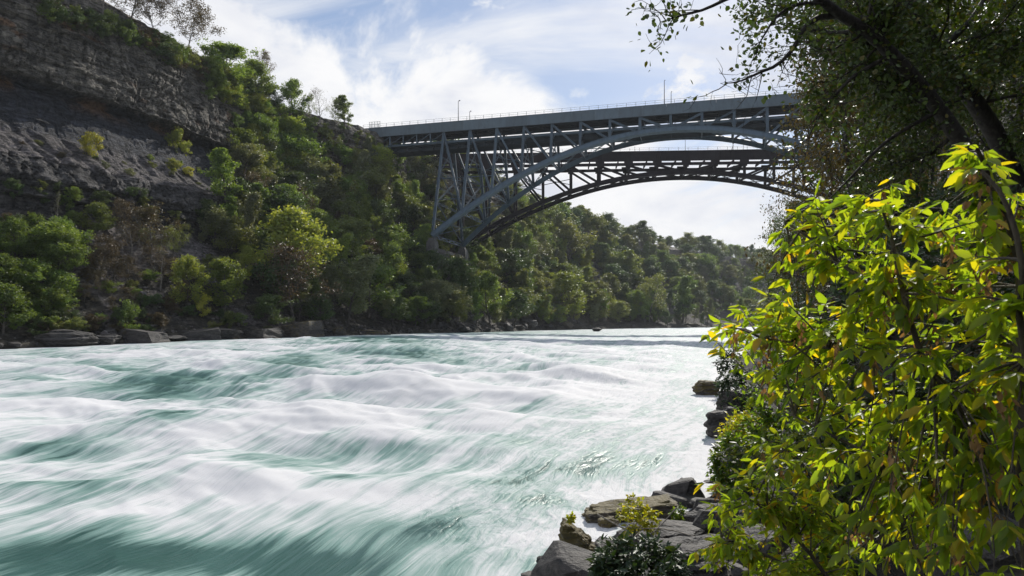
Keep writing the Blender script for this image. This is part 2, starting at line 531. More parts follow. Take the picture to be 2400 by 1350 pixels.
def on_water(px, py):
    """point of the still water level seen in that direction, from the eye of the photograph"""
    z = 0.8
    for _ in range(12):
        Y = (CAMZ - z) * FPX / (py - HOR)
        z = 0.5 * z + 0.5 * float(level(Y, (px - 1200) / FPX * Y))
    return (px - 1200) / FPX * Y, Y, z


def water_height(x, y, detail=True):
    u = x * math.sin(TH) + y * math.cos(TH)
    v = x * math.cos(TH) - y * math.sin(TH)
    xr = np.interp(y, RSH[:, 1], RSH[:, 0])
    xl = np.interp(y, SHORE[:, 1], SHORE[:, 0])
    dr, dl = (xr - x) * 0.9, (x - xl) * 0.9
    amp = sstep(1, 11, dr) * sstep(1, 15, dl) * np.interp(y, [0, 12, 22, 38, 90, 150, 260, 500], [.12, .22, .55, 1, .95, .6, .35, .25])
    wu = u + 3.0 * fbm(u / 20, v / 20, 1.0, 2, 201)
    wv = v + 2.5 * fbm(u / 18, v / 18, 2.0, 2, 211)
    a = fbm(wu / 4.4, wv / 8.5, 0.0, 3, 221, 0.4)
    ridged = 1 - np.abs(fbm(wu / 5.6, wv / 9.5, 4.0, 2, 231, 0.35)) * 2.4
    h = 0.66 * a + 0.36 * np.clip(ridged, -0.6, 1)
    h += 0.20 * fbm(wu / 1.7, wv / 2.8, 6.0, 3, 241) + .06 * fbm(wu / .6, wv / 1.0, 8.0, 2, 245)
    # swells that stand in one place
    big = 0.0
    for cx, cy, lu, lv, am, rot in ((-7.5, 43, 3.4, 6.5, 1.25, -6), (4.5, 52, 3.0, 7.0, 0.9, -8), (-15, 30, 3.2, 8.0, 0.75, 4), (-24, 56, 3.6, 7.5, 0.95, -4),
                                  (-3, 31, 2.2, 6.0, 0.45, 0), (-20, 41, 2.4, 5.0, -0.8, 0), (-8, 37.5, 2.4, 7.0, -0.6, -6), (-36, 72, 3.5, 9.0, 0.7, 0),
                                  (-20, 88, 3.5, 8.0, 0.7, 0), (-4, 18, 3.0, 5.5, 0.25, 0), (-9, 20.5, 1.6, 7.0, 0.35, 5), (10, 60, 3.0, 6.0, .5, 0)):
        r = math.radians(rot)
        ddx, ddy = x - cx, y - cy
        p = ddx * math.cos(r) + ddy * math.sin(r)
        q = -ddx * math.sin(r) + ddy * math.cos(r) + 0.02 * p * p + 0.7 * fbm(x / 5, y / 5, 3.0, 2, 251)
        prof_q = np.where(q < 0, np.exp(-(q / (lu * 0.75)) ** 2), np.exp(-(q / (lu * 1.5)) ** 2))
        big = big + .72 * am * np.exp(-(p / lv) ** 2) * prof_q
    return level(y, x) + amp * h + big, u, v, wu, wv, dr, dl


rows = np.concatenate([np.geomspace(2.0, 9.5, 24, endpoint=False), np.geomspace(9.5, 130, 330, endpoint=False), np.geomspace(130, 900, 70)])
cols = np.concatenate([np.linspace(-2.6, -0.80, 40, endpoint=False), np.linspace(-0.80, 0.50, 430, endpoint=False), np.linspace(0.50, 1.3, 40)])
WY = rows[:, None] * np.ones((1, len(cols)))
WX = WY * cols[None, :]
WZ, WU, WV, wU, wV, dR, dL = water_height(WX, WY)
# white water against green gaps
foam = 0.76 + 0.46 * fbm(wU / 9, wV / 3.4, 0.0, 4, 301) + 0.30 * fbm(wU / 3.0, wV / 1.1, 0.0, 3, 305)
foam += 0.10 * sstep(60, 110, WY) * 0 
gaps = [(390, 905, 130, 26, 1.2), (650, 868, 120, 22, .9), (930, 830, 110, 13, 1.0), (880, 797, 130, 8, 1.1), (1010, 846, 80, 7, .6), (430, 1005, 110, 13, .7),
        (110, 1062, 120, 16, .7), (600, 1092, 80, 18, .7), (150, 1158, 220, 24, 1.0), (260, 1305, 380, 50, 1.5), (720, 1325, 240, 50, 1.2), (1000, 1252, 140, 40, 1.0),
        (1150, 1152, 120, 18, .9), (1350, 1112, 140, 16, .9), (1490, 1085, 120, 16, .9), (1280, 1192, 130, 12, .7), (950, 1052, 130, 10, .6), (1180, 1040, 60, 8, .6),
        (1060, 992, 60, 7, .6), (850, 1132, 100, 12, .6), (520, 1130, 60, 10, .5), (250, 866, 100, 9, .8), (70, 902, 80, 10, .9), (700, 838, 60, 8, .7),
        (1235, 868, 50, 10, .5), (1400, 858, 70, 9, .5), (130, 830, 90, 5, .7), (500, 812, 70, 5, .6), (1300, 1320, 120, 30, .9), (1655, 985, 30, 22, .7),
        (1000, 775, 320, 4, .7), (300, 1215, 100, 10, -.8), (900, 1180, 160, 14, -.4), (1420, 1165, 130, 8, -.7), (1180, 925, 260, 18, -.6), (250, 960, 260, 16, -.7), (700, 985, 200, 14, -.5),
        (500, 1180, 260, 16, -.8), (1000, 1290, 60, 30, -.4), (1180, 1260, 120, 25, -.5), (1300, 1200, 50, 40, -.3), (1500, 900, 160, 25, -.5)]
wxx = WX + 1.0 * fbm(WU / 9, WV / 3, 2.0, 3, 311) * np.clip(WY / 25, .4, 2)
wyy = WY + 2.2 * fbm(WU / 9, WV / 3, 5.0, 3, 321) * np.clip(WY / 30, .3, 2)
for gpx, gpy, hw, hh, st in gaps:
    gx_, gy_, gz_ = on_water(gpx, gpy)
    rx = hw * gy_ / FPX
    ry = hh * gy_ * gy_ / (FPX * (CAMZ - gz_))
    sl = (gx_ / gy_)
    ex = (wxx - gx_) - sl * (wyy - gy_)
    e = (ex / rx) ** 2 + ((wyy - gy_) / ry) ** 2
    foam -= 0.62 * st * np.exp(-e * 0.9)
# crests and the near sides of the swells break white
gu = np.gradient(WZ, axis=0) / np.gradient(WY, axis=0)
foam += 0.30 * sstep(0.15, 0.55, WZ - level(WY, WX)) - 0.30 * sstep(-0.1, -0.6, WZ - level(WY, WX)) * 0
foam += 0.35 * (1 - sstep(0.3, 2.2, dR)) * sstep(13, 16, WY)
ripple = (1 - sstep(2, 10, dR - np.clip(WY - 20, 0, 40) * .12)) * 0.9 * sstep(11, 17, WY + WX) + 0.5 * sstep(130, 220, WY)
WZ = WZ + ripple * (0.045 * fbm(WX / .55, WY / .55, 0, 3, 331)) * np.clip(1.6 - WY / 60, 0.2, 1)
flow = np.stack([wU + 1.3 * fbm(WU / 7, WV / 7, 0.5, 2, 341), wV + 0.55 * fbm(WU / 6, WV / 5, 1.5, 3, 351), WZ * 0.6], -1)

m_water, t, out = material('rapids_water')
fa = t.add('ShaderNodeAttribute', attribute_name='foam').outputs['Fac']
ra = t.add('ShaderNodeAttribute', attribute_name='ripple').outputs['Fac']
fl = t.add('ShaderNodeAttribute', attribute_name='flow').outputs['Vector']
fib1 = t.noise(t.mapping(fl, scale=(0.13, 1.1, 0.5)), 1.0, 4.0, 0.60, 0.6)
fib2 = t.noise(t.mapping(fl, scale=(0.30, 4.2, 1.0)), 1.0, 3.0, 0.60, 0.4)
fib3 = t.noise(t.mapping(fl, scale=(0.7, 13.0, 1.5)), 1.0, 2.0, 0.6, 0.2)
rip1 = t.noise(t.mapping(fl, scale=(1.7, 3.0, 1.0)), 1.0, 4.0, 0.68, 0.9)
cen = lambda s, k: t.math('MULTIPLY', t.math('SUBTRACT', s, 0.5), k)
fsum = t.math('ADD', t.math('ADD', cen(fib1, 1.3), cen(fib2, 0.9)), cen(fib3, 0.45))
rsum = t.math('MULTIPLY', cen(rip1, 1.9), ra)
f = t.math('ADD', t.math('ADD', fa, fsum), rsum)
deep = t.mix(t.rng(t.noise(t.mapping(fl, scale=(.05, .2, .2)), 1.0, 2.0), .4, .6), rgb(.036, .098, .086), rgb(.050, .125, .112))
c1 = t.mix(t.rng(f, 0.02, 0.42), deep, rgb(.18, .30, .27))
c2 = t.mix(t.rng(f, 0.34, 0.72), c1, rgb(.43, .50, .49))
cfin = t.mix(t.rng(f, 0.58, 1.05), c2, rgb(.67, .67, .68))
rough = t.rng(f, 0.0, 0.8, 0.28, 0.65)
hh_ = t.math('ADD', t.math('MULTIPLY', fib2, 0.25), t.math('ADD', t.math('MULTIPLY', fib3, 0.07), t.math('MULTIPLY', t.math('MULTIPLY', rip1, ra), 0.6)))
bn = bump(t, hh_, 0.5, 0.35)
pw = principled(t, out, Base_Color=cfin, Roughness=rough, Normal=bn, IOR=1.33, Specular_IOR_Level=t.rng(f, 0.1, 0.75, 0.45, 0.10))
wv_ = np.stack([WX, WY, WZ], -1).reshape(-1, 3)
link('river', np_mesh('river', wv_, grid_faces(len(rows), len(cols)), m_water, True,
     {'foam': foam.ravel(), 'ripple': ripple.ravel(), 'flow': flow.reshape(-1, 3)}), label='white and green rapids of the river', kind='structure')

# ------------------------------------------------------------------ bridges
def steel(name, c, c2, rough=0.55):
    m, t, out = material(name)
    geo = t.add('ShaderNodeNewGeometry')
    pos = geo.outputs['Position']
    n1 = t.noise(t.mapping(pos, scale=(1, 1, .35)), 0.9, 4.0, 0.65)
    n2 = t.noise(pos, 5.0, 3.0, 0.6)
    oi = t.add('ShaderNodeObjectInfo')
    v = t.math('ADD', t.math('MULTIPLY', n1, .7), t.math('MULTIPLY', n2, .3))
    cc = t.mix(t.rng(v, .42, .68), rgb(*c), rgb(*c2))
    hs = t.add('ShaderNodeHueSaturation', {'Hue': 0.5, 'Saturation': 1.0, 'Fac': 1.0, 'Color': cc,
               'Value': t.math('ADD', 0.86, t.math('MULTIPLY', oi.outputs['Random'], 0.28))})
    principled(t, out, Base_Color=hs.outputs[0], Roughness=rough, Specular_IOR_Level=(0.15 if rough > .65 else 0.4), Normal=bump(t, n2, 0.25, 0.05))
    return m


M_STEEL_A = steel('grey_blue_steel', (.070, .108, .145), (.050, .073, .094))
M_STEEL_A2 = steel('grey_blue_panel', (.092, .128, .158), (.074, .098, .118))
M_STEEL_B = steel('dark_brown_steel', (.013, .010, .013), (.021, .015, .016), .85)
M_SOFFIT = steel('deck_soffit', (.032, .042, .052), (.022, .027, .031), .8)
M_CONC = rock_material('weathered_concrete', (.055, .055, .055), (.13, .125, .12))


def unit_ibeam(name, mat, web=0.45, fl=0.22):
    """length 1 along Z, 1 x 1 across; H-shaped section"""
    w2 = web / 2
    prof = [(-.5, -.5), (.5, -.5), (.5, -.5 + fl), (w2, -.5 + fl), (w2, .5 - fl), (.5, .5 - fl), (.5, .5), (-.5, .5), (-.5, .5 - fl), (-w2, .5 - fl), (-w2, -.5 + fl), (-.5, -.5 + fl)]
    n = len(prof)
    vv = [(x, y, 0) for x, y in prof] + [(x, y, 1) for x, y in prof]
    fs = [(i, (i + 1) % n, n + (i + 1) % n, n + i) for i in range(n)] + [tuple(range(n - 1, -1, -1)), tuple(range(n, 2 * n))]
    me = bpy.data.meshes.new(name)
    me.from_pydata(vv, [], fs)
    me.materials.append(mat)
    return me


def unit_lattice(name, mat, bays=8):
    """two thin angles with zig-zag lacing between, length 1 along Z, 1 wide along X"""
    V, F = [], []

    def bar(a, b, wx, wy):
        a, b = Vector(a), Vector(b)
        d = (b - a)
        L = d.length
        sx = Vector((d.z, 0, -d.x)).normalized() * wx
        sy = Vector((0, wy, 0))
        o = len(V)
        for p in (a, b):
            for s1, s2 in ((-1, -1), (1, -1), (1, 1), (-1, 1)):
                V.append(tuple(p + sx * s1 + sy * s2))
        for i in range(4):
            F.append((o + i, o + (i + 1) % 4, o + 4 + (i + 1) % 4, o + 4 + i))
    bar((-.5, 0, 0), (-.5, 0, 1), .09, .22)
    bar((.5, 0, 0), (.5, 0, 1), .09, .22)
    for i in range(bays):
        s = -1 if i % 2 else 1
        a, b = Vector((-.5 * s, 0, i / bays)), Vector((.5 * s, 0, (i + 1) / bays))
        o = len(V)
        for p in (a, b):
            for s1, s2 in ((-1, -1), (1, -1), (1, 1), (-1, 1)):
                V.append((p.x, p.y + .10 * s2, p.z + s1 * .22 / bays))
        for k in range(4):
            F.append((o + k, o + (k + 1) % 4, o + 4 + (k + 1) % 4, o + 4 + k))
    me = bpy.data.meshes.new(name)
    me.from_pydata(V, [], F)
    me.materials.append(mat)
    return me


def member(name, me, p0, p1, w, h, parent, up=None):
    p0, p1 = Vector(p0), Vector(p1)
    d = p1 - p0
    zax = d.normalized()
    ref = Vector(up) if up is not None else Vector((0, 0, 1))
    if abs(zax.dot(ref)) > 0.97:
        ref = Vector((0, 1, 0))
    yax = (ref - zax * ref.dot(zax)).normalized()
    xax = yax.cross(zax)
    M = Matrix((xax * w, yax * h, zax * d.length)).transposed().to_4x4()
    M.translation = p0
    o = bpy.data.objects.new(name, me)
    col.objects.link(o)
    o.parent = parent
    o.matrix_local = parent.matrix_world.inverted() @ M if False else Matrix.Translation(-parent.location) @ M
    return o


def sweep_box(pts, sides, ups, w, h, fl=0.0):
    """box girder with small flanges along pts"""
    n = len(pts)
    prof = [(-.5 * w - fl, -.5 * h), (.5 * w + fl, -.5 * h), (.5 * w + fl, -.5 * h + .12), (.5 * w, -.5 * h + .12), (.5 * w, .5 * h - .12), (.5 * w + fl, .5 * h - .12),
            (.5 * w + fl, .5 * h), (-.5 * w - fl, .5 * h), (-.5 * w - fl, .5 * h - .12), (-.5 * w, .5 * h - .12), (-.5 * w, -.5 * h + .12), (-.5 * w - fl, -.5 * h + .12)]
    V = [[np.array(p) + np.array(s) * a + np.array(u) * b for a, b in prof] for p, s, u in zip(pts, sides, ups)]
    V = np.array(V).reshape(-1, 3)
    k = len(prof)
    idx = np.arange(n * k).reshape(n, k)
    nx = np.roll(idx, -1, 1)
    F = np.stack([idx[:-1], nx[:-1], nx[1:], idx[1:]], -1).reshape(-1, 4)
    return V, F


def box_between(P, F, s0, s1, o0, o1, z0, z1, B):
    o = len(P)
    for z in (z0, z1):
        for s, q in ((s0, o0), (s1, o0), (s1, o1), (s0, o1)):
            P.append(B(s, q, z))
    F += [(o, o + 3, o + 2, o + 1), (o + 4, o + 5, o + 6, o + 7)] + [(o + i, o + (i + 1) % 4, o + 4 + (i + 1) % 4, o + 4 + i) for i in range(4)]


def boxes(name, lst, B, mat, parent, label=None):
    P, F = [], []
    for b in lst:
        box_between(P, F, *b, B)
    P = [tuple(Vector(p) - parent.location) for p in P]
    me = bpy.data.meshes.new(name)
    me.from_pydata(P, [], F)
    me.materials.append(mat)
    return link(name, me, parent, label)


def build_bridge(name, label, O, a, width, nodes, crown, zc, rise, half, batter, zchord, zlow, ztop, zfas, s_l, s_r, MS, MP, sizes):
    O, a = np.array(O), np.array(a) / np.linalg.norm(a)
    nn = np.array([-a[1], a[0]])

    def B(s, off, z):
        q = O + a * s + nn * off
        return (float(q[0]), float(q[1]), float(z))
    root = empty(name, B(nodes[0], width / 2, zlow), label, 'bridge')
    beam, lat = unit_ibeam(name + '_beam', MS), unit_lattice(name + '_lattice', MS)
    lat4 = unit_lattice(name + '_lattice_short', MS, 5)

    def arch(s):
        return zc - rise * ((s - crown) / half) ** 2

    def bat(z):
        return batter * max(0.0, (zchord - z) / (zchord - zlow))

    def tr(s, z, side):
        return Vector(B(s, -bat(z) if side == 0 else width + bat(z), z))
    n = len(nodes)
    pw, ph, rw, rh = sizes
    axv = Vector((a[0], a[1], 0))
    for side in (0, 1):
        # curved rib
        ss = np.linspace(nodes[0], nodes[-1], 8 * (n - 1) + 1)
        pts = [np.array(tr(s, arch(s), side)) for s in ss]
        tgv = np.gradient(np.array(pts), axis=0)
        tgv /= np.linalg.norm(tgv, axis=1)[:, None]
        sgn = -1 if side == 0 else 1
        lean = np.array([nn[0] * sgn * batter, nn[1] * sgn * batter, -(zchord - zlow)])
        lean = -lean / np.linalg.norm(lean)
        ups = [lean - t_ * np.dot(lean, t_) for t_ in tgv]
        ups = [u_ / np.linalg.norm(u_) for u_ in ups]
        sds = [np.cross(t_, u_) for t_, u_ in zip(tgv, ups)]
        V, F = sweep_box(pts, sds, ups, rw, rh, 0.14)
        V -= np.array(root.location)
        link('arch_rib', np_mesh('arch_rib', V, F, MS, False), root)
        # posts and diagonals between deck and rib
        for i, s in enumerate(nodes):
            za = arch(s)
            top = zfas
            if top - za > 1.0:
                member('post', beam, tr(s, za, side), tr(s, top, side), pw, ph, root, up=axv)
            if i < n - 1:
                s2 = nodes[i + 1]
                if 0.5 * (s + s2) < crown:
                    p, q = tr(s, top - .2, side), tr(s2, arch(s2), side)
                else:
                    p, q = tr(s2, top - .2, side), tr(s, arch(s), side)
                if p.z - q.z > 2.0:
                    member('diagonal', beam, p, q, pw * .85, ph * .8, root, up=axv)
    # bracing from rib to rib and from post to post
    for i, s in enumerate(nodes):
        za = arch(s)
        member('rib_strut', lat, tr(s, za, 0), tr(s, za, 1), .9, .5, root, up=axv)
        if i < n - 1:
            s2 = nodes[i + 1]
            member('rib_brace', lat, tr(s, arch(s), 0), tr(s2, arch(s2), 1), .5, .35, root)
            member('rib_brace', lat, tr(s, arch(s), 1), tr(s2, arch(s2), 0), .5, .35, root)
        tall = zchord - za
        if tall > 5:
            m_ = max(1, int(round(tall / 12.0)))
            zs = np.linspace(za + .6, zchord - .6, m_ + 1)
            for k in range(m_):
                member('sway_brace', lat4, tr(s, zs[k], 0), tr(s, zs[k + 1], 1), .45, .3, root, up=axv)
                member('sway_brace', lat4, tr(s, zs[k], 1), tr(s, zs[k + 1], 0), .45, .3, root, up=axv)
                member('laced_strut', lat, tr(s, (zs[k] + zs[k + 1]) / 2, 0), tr(s, (zs[k] + zs[k + 1]) / 2, 1), .4, .3, root, up=axv)
                if k:
                    member('sway_strut', lat, tr(s, zs[k], 0), tr(s, zs[k], 1), .6, .4, root, up=axv)
    for i in range(n - 1):
        s, s2 = nodes[i], nodes[i + 1]
        za, zb_ = arch(s), arch(s2)
        if zchord - max(za, zb_) > 9:
            zm = (zchord + max(za, zb_)) / 2
            member('cross_lacing', lat4, tr(s, zm, 0), tr(s2, zm, 1), .4, .3, root)
            member('cross_lacing', lat4, tr(s, zm, 1), tr(s2, zm, 0), .4, .3, root)
    if batter > 5:                    # long horizontal laced struts between the tall posts
        for side in (0, 1):
            for zz, hi in ((50, 3), (43, 2)):
                for i in range(hi):
                    if arch(nodes[i + 1]) < zz - 1.5:
                        member('long_strut', lat, tr(nodes[i], zz, side), tr(nodes[i + 1], zz, side), .5, .35, root)
                        member('long_strut', lat, tr(nodes[n - 1 - i], zz, side), tr(nodes[n - 2 - i], zz, side), .5, .35, root)
    return root, B, beam, lat


def railing(B, root, s0, s1, off, z, step, mat, hgt=1.15, rails=(1.0, .55), t=.05):
    lst = []
    for s in np.arange(s0, s1, step):
        lst.append((s - t, s + t, off - t, off + t, z, z + hgt))
    for r in rails:
        lst.append((s0, s1, off - t * .6, off + t * .6, z + hgt * r - t, z + hgt * r))
    return boxes('railing', lst, B, mat, root)


# -- front bridge: double-deck, grey-blue
NA = [22.5 + 8.9 * i for i in range(17)]
rootA, BA, beamA, latA = build_bridge('steel_arch_bridge', 'grey-blue double-deck steel arch bridge, nearer of the two over the gorge', (-43.6, 226), (.9645, -.265), 8.0, NA, 93.7, 61.2, 30.0, 71.2,
                                10.0, 63.0, 31.2, 68.8, 65.7, 0, 0, M_STEEL_A, M_STEEL_A2, (.75, .75, 1.1, 1.55))
SL, SR = -6.0, 205.0
for side, off in ((0, 0.0), (1, 8.0)):
    o0, o1 = (off - .55, off - .35) if side == 0 else (off + .35, off + .55)
    n_p = 30
    edges = np.linspace(SL, SR, n_p + 1)
    for k in range(n_p):
        boxes('fascia_panel', [(edges[k] + .02, edges[k + 1] - .02, o0, o1, 66.0, 68.75),
                               (edges[k], edges[k + 1], min(o0, o1) - (.12 if side == 0 else -.0), max(o0, o1) + (.12 if side else 0), 65.75, 66.0),
                               (edges[k] + .02, edges[k + 1] - .02, o0 - .08, o1 + .08, 68.75, 68.95),
                               (edges[k] + .03, edges[k] + .23, o0 - .05, o1 + .05, 66.0, 68.75)], BA, M_STEEL_A2, rootA)
    boxes('lower_chord', [(SL, SR, off - .45, off + .45, 62.27, 62.77), (SL, SR, off - .62, off + .62, 62.77, 62.85), (SL, SR, off - .62, off + .62, 62.19, 62.27)], BA, M_STEEL_A, rootA)
    railing(BA, rootA, SL, SR, off - .45 if side == 0 else off + .45, 68.95, 2.8, M_STEEL_A, 1.2, (1.0, .5), .045)
    # approach spans: lighter truss
    for s_from, s_to in ((SL, NA[0]), (NA[-1], SR)):
        m_ = int(round((s_to - s_from) / 4.5))
        e2 = np.linspace(s_from, s_to, m_ + 1)
        for k in range(m_):
            if 0 < k:
                member('approach_post', beamA, BA(e2[k], off, 62.85), BA(e2[k], off, 65.75), .4, .45, rootA)
            member('approach_diagonal', beamA, BA(e2[k], off, 62.9), BA(e2[k + 1], off, 65.7), .22, .22, rootA)
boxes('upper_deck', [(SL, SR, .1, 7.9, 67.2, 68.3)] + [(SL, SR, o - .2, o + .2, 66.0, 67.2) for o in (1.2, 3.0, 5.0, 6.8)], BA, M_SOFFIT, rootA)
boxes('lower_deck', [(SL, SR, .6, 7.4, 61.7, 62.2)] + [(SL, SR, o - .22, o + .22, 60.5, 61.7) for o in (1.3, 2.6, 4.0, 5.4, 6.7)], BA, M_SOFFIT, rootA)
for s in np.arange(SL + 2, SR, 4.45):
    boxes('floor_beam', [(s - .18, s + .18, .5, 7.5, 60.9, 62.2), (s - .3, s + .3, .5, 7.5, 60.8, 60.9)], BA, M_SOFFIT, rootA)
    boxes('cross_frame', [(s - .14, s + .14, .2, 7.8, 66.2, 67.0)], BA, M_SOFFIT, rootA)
for i, s in enumerate(NA):
    for off in (-.1, 8.1):
        boxes('gusset_plate', [(s - .75, s + .75, off - .5, off + .5, 61.8, 62.18), (s - .5, s + .5, off - .48, off + .48, 61.2, 61.8)], BA, M_STEEL_A, rootA)
    for sg in (-1, 1):
        # curved knee brackets under the upper deck, seen as arcs behind the posts
        pts = [BA(s + sg * (.3 + 1.5 * (1 - math.cos(t_))), 7.4, 62.9 + 2.8 * math.sin(t_)) for t_ in np.linspace(0, math.pi / 2, 6)]
        V, F = tubes([(np.array(pts) - np.array(rootA.location), [.09] * 6)], 5)
        link('knee_bracket', np_mesh('knee_bracket', V, F, M_STEEL_A, True), rootA)

# -- rear bridge: dark brown railway arch
NB = [104.1 + 10.7 * (i - 8) for i in range(17)]
rootB, BB, beamB, latB = build_bridge('railway_arch_bridge', 'dark brown steel arch railway bridge behind and below the grey-blue one', (-38.8, 262), (.998, -.063), 10.0, NB, 104.1, 60.6, 27.7, 85.6,
                                2.5, 63.4, 33.0, 68.7, 63.6, 0, 0, M_STEEL_B, M_STEEL_B, (.85, .9, 1.2, 1.5))
SLB, SRB = -14.0, 225.0
for side, off in ((0, 0.0), (1, 10.0)):
    e = np.linspace(SLB, SRB, 23)
    for k in range(22):
        zb = 65.0 if side == 0 else 67.4
        boxes('plate_girder', [(e[k] + .03, e[k + 1] - .03, off - .2, off + .2, zb + .2, 68.5), (e[k], e[k + 1], off - .4, off + .4, 68.5, 68.72), (e[k], e[k + 1], off - .4, off + .4, zb, zb + .2)] +
              [(x_, x_ + .14, off - .34, off + .34, zb + .2, 68.5) for x_ in np.linspace(e[k], e[k + 1], 6, endpoint=False)], BB, M_STEEL_B, rootB)
    boxes('lower_chord', [(NB[0] - 8, NB[-1] + 8, off - .5, off + .5, 63.35, 64.3)], BB, M_STEEL_B, rootB)
    railing(BB, rootB, SLB, SRB, off - .6 if side == 0 else off + .6, 68.72, 3.6, M_STEEL_B, 1.15, (1.0, .5), .04)
for i, s in enumerate(NB):
    for off in (0.0, 10.0):
        boxes('bearing_block', [(s - 1.5, s + 1.5, off - .55, off + .55, 64.3, 64.98), (s - 1.0, s + 1.0, off - .5, off + .5, 62.7, 63.34)], BB, M_STEEL_B, rootB)
boxes('track_deck', [(SLB, SRB, .3, 9.7, 67.6, 68.2)] + [(SLB, SRB, o - .3, o + .3, 66.9, 67.6) for o in (2.2, 4.2, 5.8, 7.8)], BB, M_STEEL_B, rootB)
for s in np.arange(SLB + 2, SRB, 5.35):
    boxes('floor_beam', [(s - .2, s + .2, .2, 9.8, 64.4, 65.2)], BB, M_STEEL_B, rootB)

# -- concrete piers under the front bridge's springings
def pier(sc, label):
    P0 = BA(sc, 4.0, 8.0)
    r = empty('bridge_pier', P0, label, 'pier', 'concrete bridge piers')
    for off in (-10.0, 18.0):
        V = []
        for z, hw in ((6.0, 2.2), (27.5, 1.5), (29.6, 1.35), (29.6, 1.1), (30.5, .9)):
            V += [np.array(BA(sc + x_ * hw, off + y_ * hw, z)) for x_, y_ in ((-1, -1), (1, -1), (1, 1), (-1, 1))]
        F = []
        for k in range(4):
            for i in range(4):
                F.append((4 * k + i, 4 * k + (i + 1) % 4, 4 * k + 4 + (i + 1) % 4, 4 * k + 4 + i))
        F.append((16, 17, 18, 19))
        me = bpy.data.meshes.new('buttress')
        me.from_pydata([tuple(v - np.array(P0)) for v in V], [], F)
        me.materials.append(M_CONC)
        link('buttress', me, r)
    boxes('pier_wall', [(sc - .9, sc + .9, -8.4, 16.4, 6.0, 27.6), (sc - 1.15, sc + 1.15, -8.4, 16.4, 26.4, 27.2)], BA, M_CONC, r)
    return r


pier(NA[0], 'grey concrete pier under the left foot of the grey-blue arch')
pier(NA[-1], 'grey concrete pier under the right foot of the grey-blue arch, behind trees')

# -- lamps and masts on the decks
def lamp_post(name, P0, hgt, label, arm, mat, group):
    r = empty(name, P0, label, 'lamp post', group)
    V, F = tubes([(np.array([(0, 0, 0), (0, 0, hgt * .5), (0, 0, hgt)]), [.14, .11, .08])], 8)
    link('pole', np_mesh('pole', V, F, mat, True), r)
    V, F = tubes([(np.array([(0, 0, 0), (0, 0, .5)]), [.24, .2])], 8)
    link('base', np_mesh('base', V, F, mat, True), r)
    ca = np.array([a_ * arm for a_ in (.9645, -.265)])
    pts = np.array([(0, 0, hgt - .05), (ca[0] * .4, ca[1] * .4, hgt + .12), (ca[0], ca[1], hgt + .15)])
    V, F = tubes([(pts, [.06, .06, .05])], 6)
    arm_o = link('arm', np_mesh('arm', V, F, mat, True), r)
    hd = np.array([(ca[0] * .7, ca[1] * .7, hgt + .12), (ca[0] * 1.0, ca[1] * 1.0, hgt + .12), (ca[0] * 1.9, ca[1] * 1.9, hgt + .16)])
    V, F = tubes([(hd, [.12, .22, .1])], 8)
    link('lamp_head', np_mesh('lamp_head', V, F, mat, True), arm_o)
    return r


M_POLE = steel('grey_pole', (.09, .09, .10), (.13, .13, .14))


def s_at(O, a, px, off):
    best = None
    for s in np.arange(-10, 210, .05):
        q = np.array(O) + np.array(a) * s + np.array((-a[1], a[0])) * off
        e_ = abs(1200 + FPX * q[0] / q[1] - px)
        if best is None or e_ < best[0]:
            best = (e_, s)
    return best[1]


OA_, AA_ = (-43.6, 226), (.9645, -.265)
lamp_post('lamp_post', BA(s_at(OA_, AA_, 1074, .6), .6, 68.2), 7.4, 'tall thin lamp post on the grey-blue deck, leftmost of four', .35, M_POLE, 'lamp posts on the road deck')
lamp_post('lamp_post', BA(s_at(OA_, AA_, 1101, 7.4), 7.4, 68.2), 5.9, 'shorter lamp post on the grey-blue deck, second from the left', .3, M_POLE, 'lamp posts on the road deck')
lamp_post('lamp_post', BA(s_at(OA_, AA_, 1557, .6), .6, 68.2), 7.9, 'tall thin lamp post above the crown of the grey-blue arch', .15, M_POLE, 'lamp posts on the road deck')
lamp_post('lamp_post', BA(s_at(OA_, AA_, 1573, 7.4), 7.4, 68.2), 6.6, 'shorter lamp post right of the tall one above the arch crown', .15, M_POLE, 'lamp posts on the road deck')
OB_, AB_ = (-38.8, 262), (.998, -.063)
for px_, hg, lb in ((1488, 2.6, 'short thin mast on the dark railway deck, left of the arch crown'), (1606, 4.9, 'tall thin mast on the dark railway deck at mid span'), (1742, 2.9, 'short thin mast on the dark railway deck near the right trees')):
    P0 = BB(s_at(OB_, AB_, px_, .8), .8, 68.2)
    r = empty('railway_mast', P0, lb, 'mast', 'masts on the railway deck')
    V, F = tubes([(np.array([(0, 0, 0), (0, 0, hg)]), [.09, .06])], 6)
    link('pole', np_mesh('pole', V, F, M_STEEL_B, True), r)
    V, F = tubes([(np.array([(0, 0, 0), (0, 0, .4)]), [.2, .16])], 6)
    link('base', np_mesh('base', V, F, M_STEEL_B, True), r)
P0 = BB(s_at(OB_, AB_, 1718, .8), .8, 68.2)
r = empty('railway_signal', P0, 'dark ladder signal mast on the railway deck', 'signal')
V, F = tubes([(np.array([(0, 0, 0), (0, 0, 3.4)]), [.12, .1])], 6)
mast_o = link('pole', np_mesh('pole', V, F, M_STEEL_B, True), r)
V, F = tubes([(np.array([(-.9, 0, 0), (-.25, 0, 1.6), (0, 0, 2.6)]), [.07, .07, .07])] + [(np.array([(-.9 + .16 * k, 0, .4 * k), (.0, 0, .4 * k)]), [.04, .04]) for k in range(1, 5)], 5)
link('ladder', np_mesh('ladder', V, F, M_STEEL_B, True), mast_o)
V, F = tubes([(np.array([(0, -.1, 2.9), (0, -.1, 3.0), (0, -.1, 3.6), (0, -.1, 3.7)]), [.1, .24, .24, .1])], 8)
